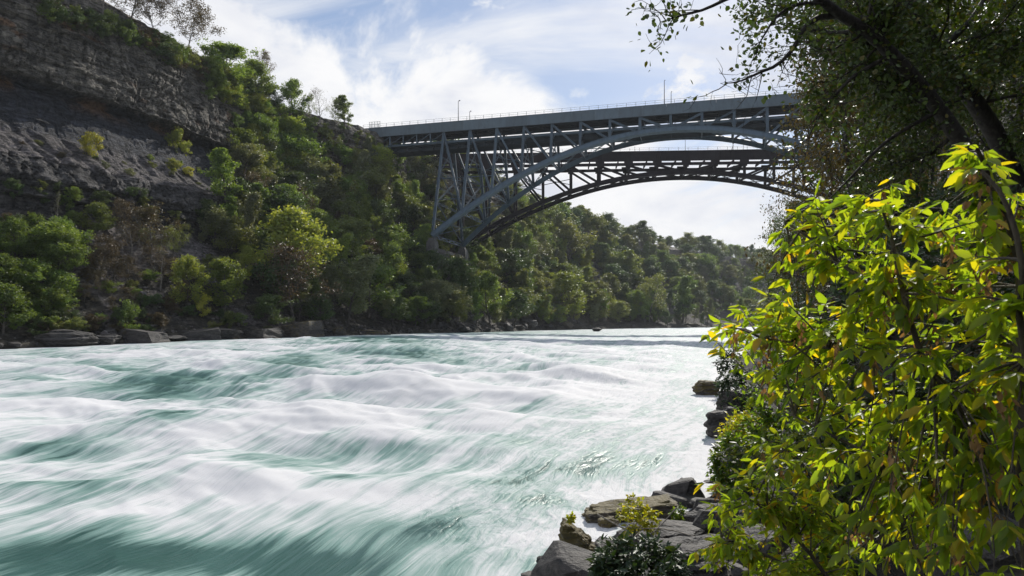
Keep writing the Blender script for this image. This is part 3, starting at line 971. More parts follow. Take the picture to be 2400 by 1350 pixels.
link('signal_head', np_mesh('signal_head', V, F, M_STEEL_B, True), r)
# service rod hanging in front of the railway girder at mid span
# small fence cage where the front deck meets the cliff
s0 = s_at(OA_, AA_, 866, -.6)
s1 = s_at(OA_, AA_, 891, -.6)
r = empty('fence_cage', BA(s0, -.4, 68.95), 'small mesh fence cage at the left end of the grey-blue deck', 'fence')
boxes('frame', [(s0 + k * (s1 - s0) / 4 - .05, s0 + k * (s1 - s0) / 4 + .05, -.75, -.65, 68.2, 70.9) for k in range(5)] + [(s0, s1, -.74, -.66, z_, z_ + .07) for z_ in (69.0, 69.9, 70.8)], BA, M_STEEL_A, r)
boxes('mesh_wire', [(s0 + x_, s0 + x_ + .025, -.71, -.69, 68.95, 70.8) for x_ in np.arange(.2, s1 - s0, .3)], BA, M_STEEL_A, r)

# concrete retaining wall on the rim, upper left
m_wall = rock_material('beige_concrete', (.30, .26, .21), (.42, .36, .29))
wp = [np.array(p_) for p_ in ((-110, 92), (-96, 121), (-88, 139), (-84, 158))]
r = empty('retaining_wall', (wp[1][0], wp[1][1], 69.0), 'beige concrete wall behind the trees on the left cliff rim', 'wall')
for k in range(3):
    for j in range(3):
        p0_, p1_ = wp[k] + (wp[k + 1] - wp[k]) * (j / 3 + .004), wp[k] + (wp[k + 1] - wp[k]) * ((j + 1) / 3 - .004)
        d_ = (p1_ - p0_) / np.linalg.norm(p1_ - p0_)
        n_ = np.array((-d_[1], d_[0]))
        V, F = [], []
        for z0_, z1_, hw in ((66.5, 72.3, .3), (72.3, 72.8, .42)):
            o_ = len(V)
            for z_ in (z0_, z1_):
                for q_ in (p0_ - n_ * hw, p1_ - n_ * hw, p1_ + n_ * hw, p0_ + n_ * hw):
                    V.append((q_[0] - wp[1][0], q_[1] - wp[1][1], z_ - 69.0))
            F += [(o_, o_ + 3, o_ + 2, o_ + 1), (o_ + 4, o_ + 5, o_ + 6, o_ + 7)] + [(o_ + i, o_ + (i + 1) % 4, o_ + 4 + (i + 1) % 4, o_ + 4 + i) for i in range(4)]
        me = bpy.data.meshes.new('wall_panel')
        me.from_pydata(V, [], F)
        me.materials.append(m_wall)
        link('wall_panel', me, r)

# ------------------------------------------------------------------ foliage materials
def leaf_material(name, cols, trans=0.35, rough=0.45, spec=0.4, tcol=None):
    """cols: list of base colours picked per leaf and shifted a little per tree"""
    cols = [tuple(1.8 * c_ for c_ in q_) for q_ in cols]
    m, t, out = material(name)
    geo = t.add('ShaderNodeNewGeometry')
    oi = t.add('ShaderNodeObjectInfo')
    ramp = t.add('ShaderNodeValToRGB')
    rpi = t.math('FRACT', t.math('ADD', geo.outputs['Random Per Island'], t.math('MULTIPLY', oi.outputs['Random'], 0.0)))
    t.put(ramp.inputs[0], rpi)
    el = ramp.color_ramp.elements
    el[0].position, el[1].position = 0.0, 1.0
    el[0].color, el[1].color = rgb(*cols[0]), rgb(*cols[-1])
    for i in range(1, len(cols) - 1):
        e = el.new(i / (len(cols) - 1))
        e.color = rgb(*cols[i])
    hs = t.add('ShaderNodeHueSaturation', {'Fac': 1.0, 'Color': ramp.outputs[0], 'Saturation': 0.9,
               'Hue': t.math('ADD', 0.485, t.math('MULTIPLY', oi.outputs['Random'], 0.03)),
               'Value': t.math('ADD', 0.75, t.math('MULTIPLY', t.math('FRACT', t.math('MULTIPLY', oi.outputs['Random'], 7.31)), 0.5))})
    p = t.add('ShaderNodeBsdfPrincipled', {'Base Color': hs.outputs[0], 'Roughness': rough, 'Specular IOR Level': spec})
    tr = t.add('ShaderNodeBsdfTranslucent')
    tint_ = t.mix(1.0, hs.outputs[0], rgb(*(tcol or (2.7, 2.4, .8))), 'MULTIPLY')
    t.put(tr.inputs['Color'], tint_)
    mx = t.add('ShaderNodeMixShader', {0: trans, 1: p.outputs[0], 2: tr.outputs[0]})
    t.l.new(mx.outputs[0], out.inputs['Surface'])
    return m


def bark_material(name, c1, c2):
    m, t, out = material(name)
    tcn = t.add('ShaderNodeTexCoord')
    n1 = t.noise(t.mapping(tcn.outputs['Object'], scale=(5, 5, 1.1)), 2.0, 4.0, 0.65)
    c = t.mix(t.rng(n1, .35, .65), rgb(*c1), rgb(*c2))
    principled(t, out, Base_Color=c, Roughness=0.85, Normal=bump(t, n1, .8, .04))
    return m


M_BARK = bark_material('grey_bark', (.05, .042, .036), (.13, .115, .10))
M_BARK_PALE = bark_material('pale_bark', (.12, .105, .09), (.24, .215, .19))
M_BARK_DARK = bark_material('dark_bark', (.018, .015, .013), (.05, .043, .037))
LM = {
    'green': leaf_material('mid_green_leaves', [(.030, .055, .012), (.050, .085, .016), (.075, .115, .022), (.050, .075, .020)]),
    'dark': leaf_material('dark_green_leaves', [(.016, .034, .012), (.028, .052, .016), (.042, .070, .020), (.030, .050, .020)], .25),
    'olive': leaf_material('olive_leaves', [(.042, .058, .018), (.060, .080, .022), (.080, .095, .026), (.050, .058, .022)]),
    'lime': leaf_material('yellow_green_leaves', [(.058, .088, .014), (.085, .115, .018), (.108, .128, .022), (.070, .090, .018)], .4),
    'brown': leaf_material('brown_autumn_leaves', [(.042, .032, .018), (.062, .045, .024), (.055, .050, .020), (.072, .054, .026)], .25, tcol=(1.5, 1.2, .6)),
    'yellow': leaf_material('yellow_autumn_leaves', [(.14, .14, .015), (.20, .18, .016), (.11, .13, .016), (.19, .155, .02)], .4, tcol=(2.0, 2.1, .7)),
    'grey': leaf_material('grey_green_leaves', [(.050, .062, .034), (.075, .088, .045), (.060, .072, .030), (.095, .105, .055)], .25, .35, .6),
}


# ------------------------------------------------------------------ tree builder
def rand_dirs(r, n):
    d = r.normal(size=(n, 3))
    return d / np.linalg.norm(d, axis=1)[:, None]


def leaf_cards(r, cen, size, up_bias=0.5, aspect=0.62, droop=0.0):
    """one pointed four-cornered leaf spray per centre"""
    n = len(cen)
    nrm = rand_dirs(r, n) + np.array([0, 0, up_bias])
    nrm /= np.linalg.norm(nrm, axis=1)[:, None]
    a = np.cross(nrm, rand_dirs(r, n))
    a /= np.linalg.norm(a, axis=1)[:, None] + 1e-9
    b = np.cross(nrm, a)
    s = size * r.uniform(.65, 1.35, n)[:, None]
    fold = nrm * s * r.uniform(-.12, .18, n)[:, None]
    v = np.stack([cen - a * s * .55, cen + b * s * aspect * .5 + fold, cen + a * s * .55, cen - b * s * aspect * .5 + fold], 1)
    if droop:
        v[:, 2, 2] -= droop * s[:, 0]
    f = np.arange(4 * n).reshape(n, 4)
    return v.reshape(-1, 3), f


def grow(r, base, d, length, r0, segs=6, wob=.16, lift=.05, tip=.25):
    pts, d = [np.array(base, float)], np.array(d, float)
    d /= np.linalg.norm(d)
    for i in range(segs):
        d = d + r.normal(size=3) * wob + np.array([0, 0, lift])
        d /= np.linalg.norm(d)
        pts.append(pts[-1] + d * length / segs)
    return np.array(pts), np.linspace(r0, r0 * tip, segs + 1)


def make_tree(name, seed, H=10.0, spread=3.6, trunk_r=.2, bare=0.25, limbs=16, leaf=.36, n_leaf=5200, crown_pow=.5, lean=(0, 0), twigs=3, clump=.85,
              multi=1, top_taper=.6, up_bias=.45, twig_tubes=False, lift=.10):
    r = np.random.RandomState(seed)
    wood, ends = [], []
    for s_ in range(multi):
        off = r.normal(size=2) * (.25 if multi > 1 else 0)
        base_d = np.array([lean[0] + r.normal() * (.22 if multi > 1 else .05), lean[1] + r.normal() * (.22 if multi > 1 else .05), 1.0])
        tp, trd = grow(r, (off[0], off[1], -.6), base_d, H * .92 + .6, trunk_r * (1 if multi == 1 else .7), 9, .07, .04, .12)
        wood.append((tp, trd))
        nl = limbs // multi
        for k in range(nl):
            f = bare + (1 - bare) * ((k + r.uniform(0, 1)) / nl) ** .9
            x = f * 9
            i = min(int(x), 8)
            p = tp[i] + (tp[i + 1] - tp[i]) * (x - i)
            az = k * 2.4 + r.uniform(-.5, .5)
            # widest at about a third of the crown, tapering to the top
            g = (f - bare) / (1 - bare + 1e-6)
            L = spread * (.45 + .75 * math.sin(math.pi * min(1.0, (g * .8 + .14))) ** crown_pow) * (1 - top_taper * g ** 2) * r.uniform(.7, 1.15)
            el = r.uniform(.15, .7) + .5 * g
            d = (math.cos(az) * math.cos(el), math.sin(az) * math.cos(el), math.sin(el))
            lp, lr = grow(r, p, d, L, max(.02, trd[i] * .5), 5, .2, lift, .2)
            wood.append((lp, lr))
            ends += [lp[3], lp[4], lp[5]]
            for q in range(twigs):
                j = r.randint(2, 6)
                dd_ = rand_dirs(r, 1)[0] * .9 + (lp[j] - lp[j - 1]) / (np.linalg.norm(lp[j] - lp[j - 1]) + 1e-6) * .7 + np.array([0, 0, .2])
                qp, qr_ = grow(r, lp[j], dd_, L * r.uniform(.25, .5), max(.012, lr[j] * .55), 4, .25, .05, .25)
                wood.append((qp, qr_))
                ends += [qp[2], qp[4]]
                if twig_tubes:
                    for q2 in range(3):
                        j2 = r.randint(1, 5)
                        d2 = rand_dirs(r, 1)[0] + (qp[j2] - qp[j2 - 1]) / (np.linalg.norm(qp[j2] - qp[j2 - 1]) + 1e-6)
                        q2p, q2r = grow(r, qp[j2], d2, L * r.uniform(.12, .28), max(.009, qr_[j2] * .5), 3, .25, .04, .35)
                        wood.append((q2p, q2r))
                        ends += [q2p[3]]
        ends.append(tp[-1]); ends.append(tp[-2])
    V, F = tubes(wood, 5)
    ends = np.array(ends)
    wgt = r.uniform(.4, 1.6, len(ends))
    cnt = np.maximum(1, (wgt / wgt.sum() * n_leaf)).astype(int)
    cen = np.repeat(ends, cnt, axis=0)
    rad = np.repeat(r.uniform(.55, 1.25, len(ends)) * clump, cnt)
    d = rand_dirs(r, len(cen)) * (r.uniform(0, 1, len(cen)) ** .45)[:, None]
    d[:, 2] *= .72
    cen = cen + d * rad[:, None]
    LV, LF = leaf_cards(r, cen, leaf, up_bias)
    return np_mesh(name + '_wood', V, F, M_BARK, True), np_mesh(name + '_leaves', LV, LF, LM['green'], False), float(LV[:, 2].max()), float(np.percentile(np.hypot(LV[:, 0], LV[:, 1]), 95))


TREES = {
    'round': [make_tree('round', 10 + i, 10, 3.9, .20, .16, 26, .30, 9000, clump=1.0) for i in range(4)],
    'tall': [make_tree('tall', 30 + i, 14, 3.0, .2, .22, 26, .32, 8000, clump=.9, top_taper=.75) for i in range(3)],
    'bush': [make_tree('bush', 50 + i, 3.4, 2.1, .06, .02, 18, .20, 3600, multi=3, clump=.55, twigs=2, top_taper=.35) for i in range(4)],
    'thin': [make_tree('thin', 70 + i, 11, 4.2, .20, .2, 16, .26, 3400, clump=.8, twigs=4, twig_tubes=True) for i in range(3)],
    'bare': [make_tree('bare', 90 + i, 10, 3.8, .17, .25, 14, .2, 420, clump=.7, twigs=5, twig_tubes=True) for i in range(2)],
    'umbrella': [make_tree('umbrella', 110 + i, 8.5, 5.2, .17, .42, 17, .26, 5200, clump=.85, twigs=4, twig_tubes=True, top_taper=.1, crown_pow=.3, lift=.16) for i in range(3)],
}


def put_tree(kind, var, loc, height, width, colour, name, label, group, rz=None, bark=None, parts=True, seed=0, tilt=(0, 0)):
    wood, leaves, h0, w0 = TREES[kind][var % len(TREES[kind])]
    r = random.Random(seed * 7919 + int(loc[0] * 131) + int(loc[1] * 17))
    rt_ = empty(name, loc, label, 'shrub' if kind == 'bush' else 'tree', group)
    rt_.rotation_euler = (tilt[0], tilt[1], r.uniform(0, 6.28) if rz is None else rz)
    sw = width / (2 * w0)
    sh_ = height / h0
    rt_.scale = (sw, sw, sh_)
    o = bpy.data.objects.new('trunk' if kind != 'bush' else 'stems', wood)
    col.objects.link(o)
    o.parent = rt_
    if bark:
        o.material_slots[0].link = 'OBJECT'
        o.material_slots[0].material = bark
    o = bpy.data.objects.new('crown' if kind != 'bush' else 'foliage', leaves)
    col.objects.link(o)
    o.parent = rt_
    o.material_slots[0].link = 'OBJECT'
    o.material_slots[0].material = LM[colour]
    return rt_


def tree_at(px, py_base, h_px, w_px, kind, var, colour, name, label, group=None, bark=None, seed=0, tilt=(0, 0), sink=0.3):
    hit = ray_left(px, py_base)
    if hit is None:
        hit = px2w(px, py_base, 300)
    k = hit.y / FPX
    return put_tree(kind, var, (hit.x, hit.y, hit.z - sink), h_px * k, w_px * k, colour, name, label, group, bark=bark, seed=seed, tilt=tilt)


CW = {'green': 'mid green', 'dark': 'dark green', 'olive': 'olive green', 'lime': 'yellow-green', 'brown': 'brown-leaved', 'yellow': 'yellow', 'grey': 'grey-green'}

# -- trees that can be told apart on the left side (column, foot row, height, width in the photograph)
HERO = [
    # rim, upper left
    (440, 128, 150, 130, 'umbrella', 0, 'brown', 'rim_tree', 'round brown-leaved tree standing out against the sky on the left cliff rim', None),
    (365, 95, 150, 120, 'umbrella', 1, 'brown', 'rim_tree', 'thin brown tree left of the round one on the cliff rim', None),
    (305, 62, 130, 110, 'thin', 0, 'brown', 'rim_tree', 'sparse brown tree in front of the beige wall on the rim', None),
    (240, 40, 120, 80, 'bare', 0, 'olive', 'rim_tree', 'nearly bare dark tree at the top left by the beige wall', None),
    (530, 205, 110, 120, 'round', 0, 'green', 'rim_tree', 'dense mid green tree on the rim right of the round brown tree', None),
    (595, 240, 110, 100, 'round', 1, 'green', 'rim_tree', 'leafy green tree at the shoulder of the cliff rim', None),
    (610, 215, 100, 60, 'thin', 1, 'brown', 'rim_tree', 'sparse brown treetop poking up behind the green rim trees', None),
    (690, 288, 110, 75, 'round', 2, 'green', 'rim_tree', 'bright green tree on the cliff edge left of the bare tree', None),
    (640, 262, 70, 60, 'round', 3, 'dark', 'rim_tree', 'dark green tree hanging on the cliff shoulder', None),
    (752, 292, 98, 62, 'bare', 1, 'brown', 'rim_tree', 'bare forked tree against white cloud on the cliff rim', None),
    (808, 303, 80, 48, 'tall', 1, 'green', 'rim_tree', 'small round green tree nearest the left end of the bridge', None),
    (786, 300, 74, 40, 'thin', 2, 'olive', 'rim_tree', 'thin tree between the bare forked tree and the small round one', None),
    (728, 290, 75, 40, 'thin', 0, 'olive', 'rim_tree', 'thin dark tree just left of the bare forked tree', None),
    # ledge
    (208, 368, 66, 60, 'bush', 0, 'yellow', 'ledge_shrub', 'bright yellow shrub alone on the sunlit ledge', None),
    (405, 352, 60, 46, 'bush', 1, 'lime', 'ledge_shrub', 'yellow-green sapling on the ledge right of the yellow shrub', None),
    (435, 365, 40, 38, 'bush', 2, 'lime', 'ledge_shrub', 'low pale green shrub leaning right on the ledge', None),
    (405, 400, 34, 46, 'bush', 3, 'lime', 'ledge_shrub', 'yellow-green shrub below the sapling on the ledge', None),
    (440, 412, 26, 28, 'bush', 0, 'yellow', 'ledge_shrub', 'small yellowish shrub at the lip of the ledge', None),
    (605, 420, 70, 80, 'bush', 1, 'lime', 'ledge_shrub', 'yellow-green bushy tree at the right end of the ledge', None),
    # talus trees
    (222, 560, 95, 80, 'round', 1, 'olive', 'bank_tree', 'olive green tree under the lower cliff on the left', None),
    (295, 560, 100, 70, 'thin', 1, 'brown', 'bank_tree', 'thin brown-green tree right of the olive one under the lower cliff', None),
    (350, 610, 145, 130, 'thin', 2, 'brown', 'bank_tree', 'large open brown tree with crooked dark limbs on the talus', None),
    (300, 640, 130, 110, 'bare', 0, 'brown', 'bank_tree', 'bare crooked tree with twisting limbs on the pale talus', None),
    (375, 680, 120, 100, 'bare', 1, 'brown', 'bank_tree', 'bare pale-limbed tree leaning right on the talus', None),
    (235, 650, 110, 90, 'thin', 0, 'brown', 'bank_tree', 'rusty thin-leaved tree on the talus left of the crooked tree', None),
    (132, 545, 110, 24, 'bare', 1, 'grey', 'dead_tree', 'tall bare dead stem against the dark lower cliff', None),
    (440, 728, 140, 90, 'round', 2, 'lime', 'bank_tree', 'yellow-green tree near the shore, left of the pair', None),
    (525, 730, 135, 100, 'round', 0, 'lime', 'bank_tree', 'bright yellow-green tree near the shore, right of the pair', None),
    (470, 740, 60, 50, 'bush', 2, 'yellow', 'bank_shrub', 'small yellow-green shrub below the bright pair of trees', None),
    (530, 765, 42, 36, 'bush', 1, 'olive', 'bank_shrub', 'round olive shrub above the flat shore slabs', None),
    (300, 770, 75, 60, 'bush', 3, 'green', 'bank_shrub', 'deep green leafy shrub at the shore behind the broad slab', None),
    (535, 610, 115, 105, 'round', 3, 'olive', 'bank_tree', 'rounded grey-brown topped tree below the dark recess', None),
    (665, 690, 215, 200, 'round', 1, 'lime', 'bank_tree', 'largest yellow-green crowned tree on the left bank', None),
    (690, 765, 200, 175, 'thin', 1, 'brown', 'bank_tree', 'big rusty brown tree in front of the large yellow-green crown', None),
    (740, 620, 140, 110, 'round', 2, 'green', 'bank_tree', 'green tree at the right shoulder of the large crown', None),
    (825, 650, 150, 120, 'round', 0, 'olive', 'bank_tree', 'tall olive tree with brown right side on the left bank', None),
    (815, 765, 175, 120, 'tall', 0, 'grey', 'bank_tree', 'grey-green tree by the shore right of the rusty tree', None),
    (905, 690, 130, 90, 'round', 3, 'green', 'bank_tree', 'green tree in the dense slope left of the pier', None),
    (920, 765, 80, 85, 'round', 1, 'dark', 'bank_tree', 'low round dark tree at the shore where the shelf ends', None),
    (700, 440, 130, 130, 'round', 2, 'green', 'slope_tree', 'broad green tree high on the slope right of the ledge', None),
    (620, 385, 70, 90, 'thin', 0, 'brown', 'slope_tree', 'rusty brown tree above the green slope, right of the ledge', None),
    (780, 520, 150, 110, 'round', 1, 'olive', 'slope_tree', 'olive green tree midway up the slope left of the bridge', None),
    (835, 500, 160, 70, 'tall', 2, 'grey', 'slope_tree', 'slender grey-green tree below the bridge end cliff', None),
    (680, 500, 100, 100, 'round', 3, 'dark', 'slope_tree', 'dark green tree over the end of the lower cliff', None),
    # below and behind the bridge
    (1150, 760, 130, 95, 'round', 1, 'green', 'bank_tree', 'green tree with orange tips on the shore right of the pier', None),
    (1060, 765, 110, 70, 'tall', 1, 'grey', 'bank_tree', 'grey-green leafy tree on the shore below the pier', None),
    (1330, 755, 125, 125, 'round', 2, 'lime', 'bank_tree', 'broad bright yellow-green tree on the far shore', None),
    (1260, 755, 110, 60, 'round', 0, 'olive', 'bank_tree', 'yellowing tree left of the broad bright tree on the far shore', None),
    (1340, 620, 110, 120, 'round', 3, 'olive', 'slope_tree', 'wide olive tree high on the far slope right of the arch foot', None),
    (1300, 545, 75, 75, 'tall', 0, 'green', 'slope_tree', 'tall pale green tree on the skyline below the dark arch', None),
    (1375, 545, 70, 60, 'tall', 2, 'olive', 'slope_tree', 'tall thin tree on the skyline right of the pale green one', None),
    (1480, 680, 95, 70, 'tall', 1, 'lime', 'slope_tree', 'pointed yellow-green tree in the middle of the far slope', None),
    (1520, 755, 120, 95, 'thin', 1, 'olive', 'bank_tree', 'open olive tree on the far shore right of the broad bright one', None),
    (1600, 755, 110, 70, 'tall', 0, 'green', 'bank_tree', 'green tree on the far shore near the last bend', None),
    (1655, 665, 75, 60, 'round', 2, 'green', 'slope_tree', 'round green tree in front of the far shaded cliff', None),
]
hero_pts = []
for i, (px_, pb, hp, wp_, kd, vr, cl, nm, lb, gr) in enumerate(HERO):
    bk = M_BARK_PALE if kd == 'bare' else None
    o = tree_at(px_, pb, hp, wp_, kd, vr, cl, nm, lb, gr, bark=bk, seed=i)
    hero_pts.append((px_, pb - hp * .5))

# -- the woods between them: single trees too, told apart only by their place
rw = random.Random(11)
WOOD = []
_t = ['', 'first', 'second', 'third', 'fourth', 'fifth', 'sixth', 'seventh', 'eighth', 'ninth', 'tenth', 'eleventh', 'twelfth', 'thirteenth', 'fourteenth', 'fifteenth', 'sixteenth', 'seventeenth', 'eighteenth', 'nineteenth']
ORD = _t[1:] + ['twentieth'] + ['twenty-' + q_ for q_ in _t[1:10]] + ['thirtieth'] + ['thirty-' + q_ for q_ in _t[1:10]] + ['fortieth'] + ['forty-' + q_ for q_ in _t[1:10]]


def label_woods():
    """each tree of a wood by colour, by the row it stands in and its place from the left"""
    zones = {}
    for o, x, y, cl, kw, where in WOOD:
        zones.setdefault(where, []).append((o, x, y, cl, kw))
    for where, ls in zones.items():
        ys = sorted(q[2] for q in ls)
        n = len(ys)
        a, b = ys[n // 3], ys[2 * n // 3]
        rows_ = {}
        for o, x, y, cl, kw in ls:
            row = 'uppermost' if y < a else ('middle' if y < b else 'lowest')
            if n < 14:
                row = ''
            rows_.setdefault((row, cl, kw), []).append((x, o))
        for (row, cl, kw), g in rows_.items():
            g.sort(key=lambda q: q[0])
            for i, (x, o) in enumerate(g):
                od = '' if len(g) == 1 else (ORD[i] + ' ' if i < len(ORD) else 'far right ')
                o['label'] = (od + (row + ' ' if row else '') + CW[cl] + ' ' + kw + (' from the left ' if len(g) > 1 else ' ') + where).strip()




def wood_zone(poly, n, kinds, hm, name, where, min_px):
    """poly in photograph columns/rows of the foot; hm height range in metres"""
    pts, tries = [], 0
    xs, ys = [p[0] for p in poly], [p[1] for p in poly]

    def inside(x, y):
        c, j = False, len(poly) - 1
        for i in range(len(poly)):
            if (ys[i] > y) != (ys[j] > y) and x < (xs[j] - xs[i]) * (y - ys[i]) / (ys[j] - ys[i]) + xs[i]:
                c = not c
            j = i
        return c
    while len(pts) < n and tries < n * 60:
        tries += 1
        x, y = rw.uniform(min(xs), max(xs)), rw.uniform(min(ys), max(ys))
        if not inside(x, y) or any(abs(x - a) < min_px and abs(y - b) < min_px * .6 for a, b in pts):
            continue
        hit = ray_left(x, y)
        if hit is None:
            continue
        pts.append((x, y))
        kd, cl = rw.choice(kinds)
        h_ = rw.uniform(*hm) * (.5 if kd == 'bush' else 1)
        wd = h_ * {'round': rw.uniform(.75, 1.05), 'tall': rw.uniform(.42, .6), 'bush': rw.uniform(1.0, 1.5), 'thin': rw.uniform(.7, .95), 'bare': .7, 'umbrella': 1.1}[kd]
        kw = 'shrub' if kd == 'bush' else 'tree'
        WOOD.append((put_tree(kd, rw.randrange(4), (hit.x, hit.y, hit.z - .35), h_, wd, cl, name + '_' + kw, 'tree', 'woods ' + where, seed=len(pts)), x, y, cl, kw, where))


G, D, O_, L, Bn, Gy, Y_ = 'green', 'dark', 'olive', 'lime', 'brown', 'grey', 'yellow'
wood_zone([(0, 520), (170, 520), (210, 640), (160, 780), (0, 790)], 44, [('bush', G), ('bush', G), ('bush', O_), ('bush', D), ('round', G), ('bush', Bn)], (4.0, 7.5), 'talus', 'in the far left thicket', 22)
wood_zone([(150, 690), (420, 640), (620, 690), (640, 785), (60, 790)], 44, [('bush', G), ('bush', O_), ('bush', D), ('bush', Bn), ('thin', Bn), ('bush', Gy)], (3.0, 5.5), 'bank', 'above the left shore rocks', 24)
wood_zone([(190, 570), (470, 560), (640, 560), (620, 680), (200, 680)], 26, [('thin', Bn), ('bush', Bn), ('bush', O_), ('bush', Gy), ('thin', O_)], (3.5, 6.5), 'talus', 'on the pale talus', 28)
wood_zone([(470, 520), (640, 480), (900, 470), (1010, 560), (1010, 770), (600, 770)], 96, [('round', G), ('round', D), ('round', O_), ('tall', Gy), ('tall', G), ('round', G), ('round', D), ('thin', Bn), ('round', Gy), ('tall', L)], (6.5, 15.0), 'slope', 'between talus and pier', 24)
wood_zone([(560, 360), (700, 320), (860, 400), (1000, 470), (960, 520), (640, 500), (540, 430)], 70, [('round', G), ('round', D), ('tall', Gy), ('round', O_), ('bush', G), ('round', Gy), ('round', L)], (5.0, 12.0), 'slope', 'below the bridge end', 22)
wood_zone([(30, 330), (560, 400), (560, 450), (300, 410), (30, 350)], 16, [('bush', G), ('bush', O_), ('bush', Gy), ('bush', Bn)], (1.6, 3.6), 'ledge', 'on the sunlit ledge', 30)
wood_zone([(20, 430), (500, 480), (560, 520), (300, 520), (20, 480)], 14, [('bush', D), ('bush', G), ('bush', O_)], (3.0, 6.0), 'cliff', 'at the foot of the lower cliff', 30)
wood_zone([(90, 30), (250, 60), (430, 130), (480, 160), (470, 185), (300, 110), (90, 50)], 34, [('bush', D), ('bush', G), ('bush', D), ('bush', O_), ('bush', Bn)], (5.5, 8.5), 'rim', 'along the upper left rim', 18)
wood_zone([(470, 150), (620, 215), (660, 275), (620, 300), (480, 230)], 34, [('bush', G), ('round', G), ('round', L), ('bush', D), ('round', O_)], (5.0, 8.0), 'rim', 'on the cliff shoulder', 18)
wood_zone([(640, 240), (720, 285), (870, 318), (870, 345), (700, 320), (630, 300)], 26, [('bush', G), ('bush', D), ('bush', G), ('bush', O_)], (3.5, 6.0), 'rim', 'on the rim beside the bridge', 16)
wood_zone([(540, 270), (640, 270), (640, 330), (540, 320)], 12, [('bush', D), ('bush', G)], (5.0, 8.0), 'cliff', 'clinging to the cliff face', 18)
wood_zone([(860, 315), (905, 345), (960, 400), (1010, 420), (990, 480), (900, 450), (870, 400)], 22, [('bush', G), ('bush', L), ('bush', Gy), ('bush', D)], (4.0, 7.0), 'cliff', 'on the rock under the deck end', 16)
wood_zone([(930, 400), (1000, 400), (1180, 560), (1300, 600), (1300, 770), (1000, 772), (960, 560)], 110, [('round', G), ('round', D), ('tall', G), ('tall', Gy), ('round', O_), ('bush', Gy), ('round', Gy)], (6.0, 15.0), 'bank', 'around the bridge pier', 20)
wood_zone([(1180, 530), (1290, 535), (1420, 560), (1480, 640), (1560, 760), (1180, 766)], 130, [('round', G), ('round', D), ('tall', G), ('round', O_), ('tall', O_), ('tall', L), ('tall', Gy)], (8.0, 20.0), 'far', 'behind the bridges', 15)
wood_zone([(1400, 590), (1800, 620), (1830, 766), (1480, 766)], 170, [('round', G), ('round', D), ('tall', G), ('round', O_), ('tall', D), ('tall', Gy)], (8.0, 21.0), 'far', 'at the river bend', 11)
# skyline trees along the far rim
for i in range(150):
    t_ = 7.6 + 4.0 * (i // 2) / 74.0
    q = catmull(RIM, np.array([t_]))[0]
    q2 = catmull(RIM, np.array([t_ + .02]))[0]
    td = (q2 - q) / np.linalg.norm(q2 - q)
    inw = np.array([-td[1], td[0]])
    q = q + inw * ((rw.uniform(-16, -4) if i % 2 else rw.uniform(-2, 8))) + td * rw.uniform(-3, 3)
    z_ = drop(BVH_L, q[0], q[1])
    cl = rw.choice([D, D, G, D, O_]) if t_ > 9.1 else rw.choice([G, O_, G, Gy])
    kd = rw.choice(['round', 'tall', 'round'])
    h_ = rw.uniform(10, 18)
    o = put_tree(kd, i, (q[0], q[1], z_ - .4), h_, h_ * rw.uniform(.7, 1.0), cl, 'skyline_tree', 'tree', 'woods along the far gorge rim', seed=i)
    WOOD.append((o, 1200 + FPX * q[0] / q[1], 0 if i % 2 else 1, cl, 'tree', 'on the far rim'))
label_woods()

# ------------------------------------------------------------------ rocks
import bmesh


def rock_mesh(name, seed, mat, flat=0.0, pts=15, cuts=2, rough=.06, shape=None):
    """angular block: hull of random points, broken up a little; unit size, foot at z=0"""
    r = np.random.RandomState(seed)
    if shape is not None:
        v = np.array(shape, float) + r.normal(size=(len(shape), 3)) * .02
    else:
        v = rand_dirs(r, pts + 26) * r.uniform(.42, .58, (pts + 26, 1))
        v = v * np.array([1.0, .9, .95]) + r.normal(size=v.shape) * .05
        cut = r.uniform(.14, .34)
        v[:, 2] = np.minimum(v[:, 2], cut + (1 - flat) * .15 + v[:, 0] * r.uniform(-.4, .4))
    bm = bmesh.new()
    for p in v:
        bm.verts.new(p)
    res = bmesh.ops.convex_hull(bm, input=bm.verts[:])
    bmesh.ops.delete(bm, geom=[g for g in res['geom_interior'] if isinstance(g, bmesh.types.BMVert)], context='VERTS')
    bmesh.ops.dissolve_limit(bm, angle_limit=.2, verts=bm.verts[:], edges=bm.edges[:])
    bmesh.ops.bevel(bm, geom=bm.edges[:], offset=.025, segments=1, affect='EDGES', clamp_overlap=True)
    bmesh.ops.triangulate(bm, faces=bm.faces[:])
    for _ in range(cuts):
        bmesh.ops.subdivide_edges(bm, edges=[e for e in bm.edges if e.calc_length() > .07], cuts=1, use_grid_fill=True)
        bmesh.ops.triangulate(bm, faces=bm.faces[:])
    co = np.array([p.co[:] for p in bm.verts])
    d = rough * fbm(co[:, 0] * 3 + seed, co[:, 1] * 3, co[:, 2] * 6, 4, 401)
    lay = .018 * np.sign(np.sin(co[:, 2] * 38 + 2 * fbm(co[:, 0] * 2, co[:, 1] * 2, seed, 2, 403)))
    for p, a, l_ in zip(bm.verts, d, lay):
        q = Vector((p.co.x, p.co.y, p.co.z * .3))
        if q.length > 1e-4:
            q.normalize()
        p.co += q * float(a + l_)
    zmin = min(p.co.z for p in bm.verts)
    for p in bm.verts:
        p.co.z -= zmin
    me = bpy.data.meshes.new(name)
    bm.to_mesh(me)
    bm.free()
    me.materials.append(mat)
    return me


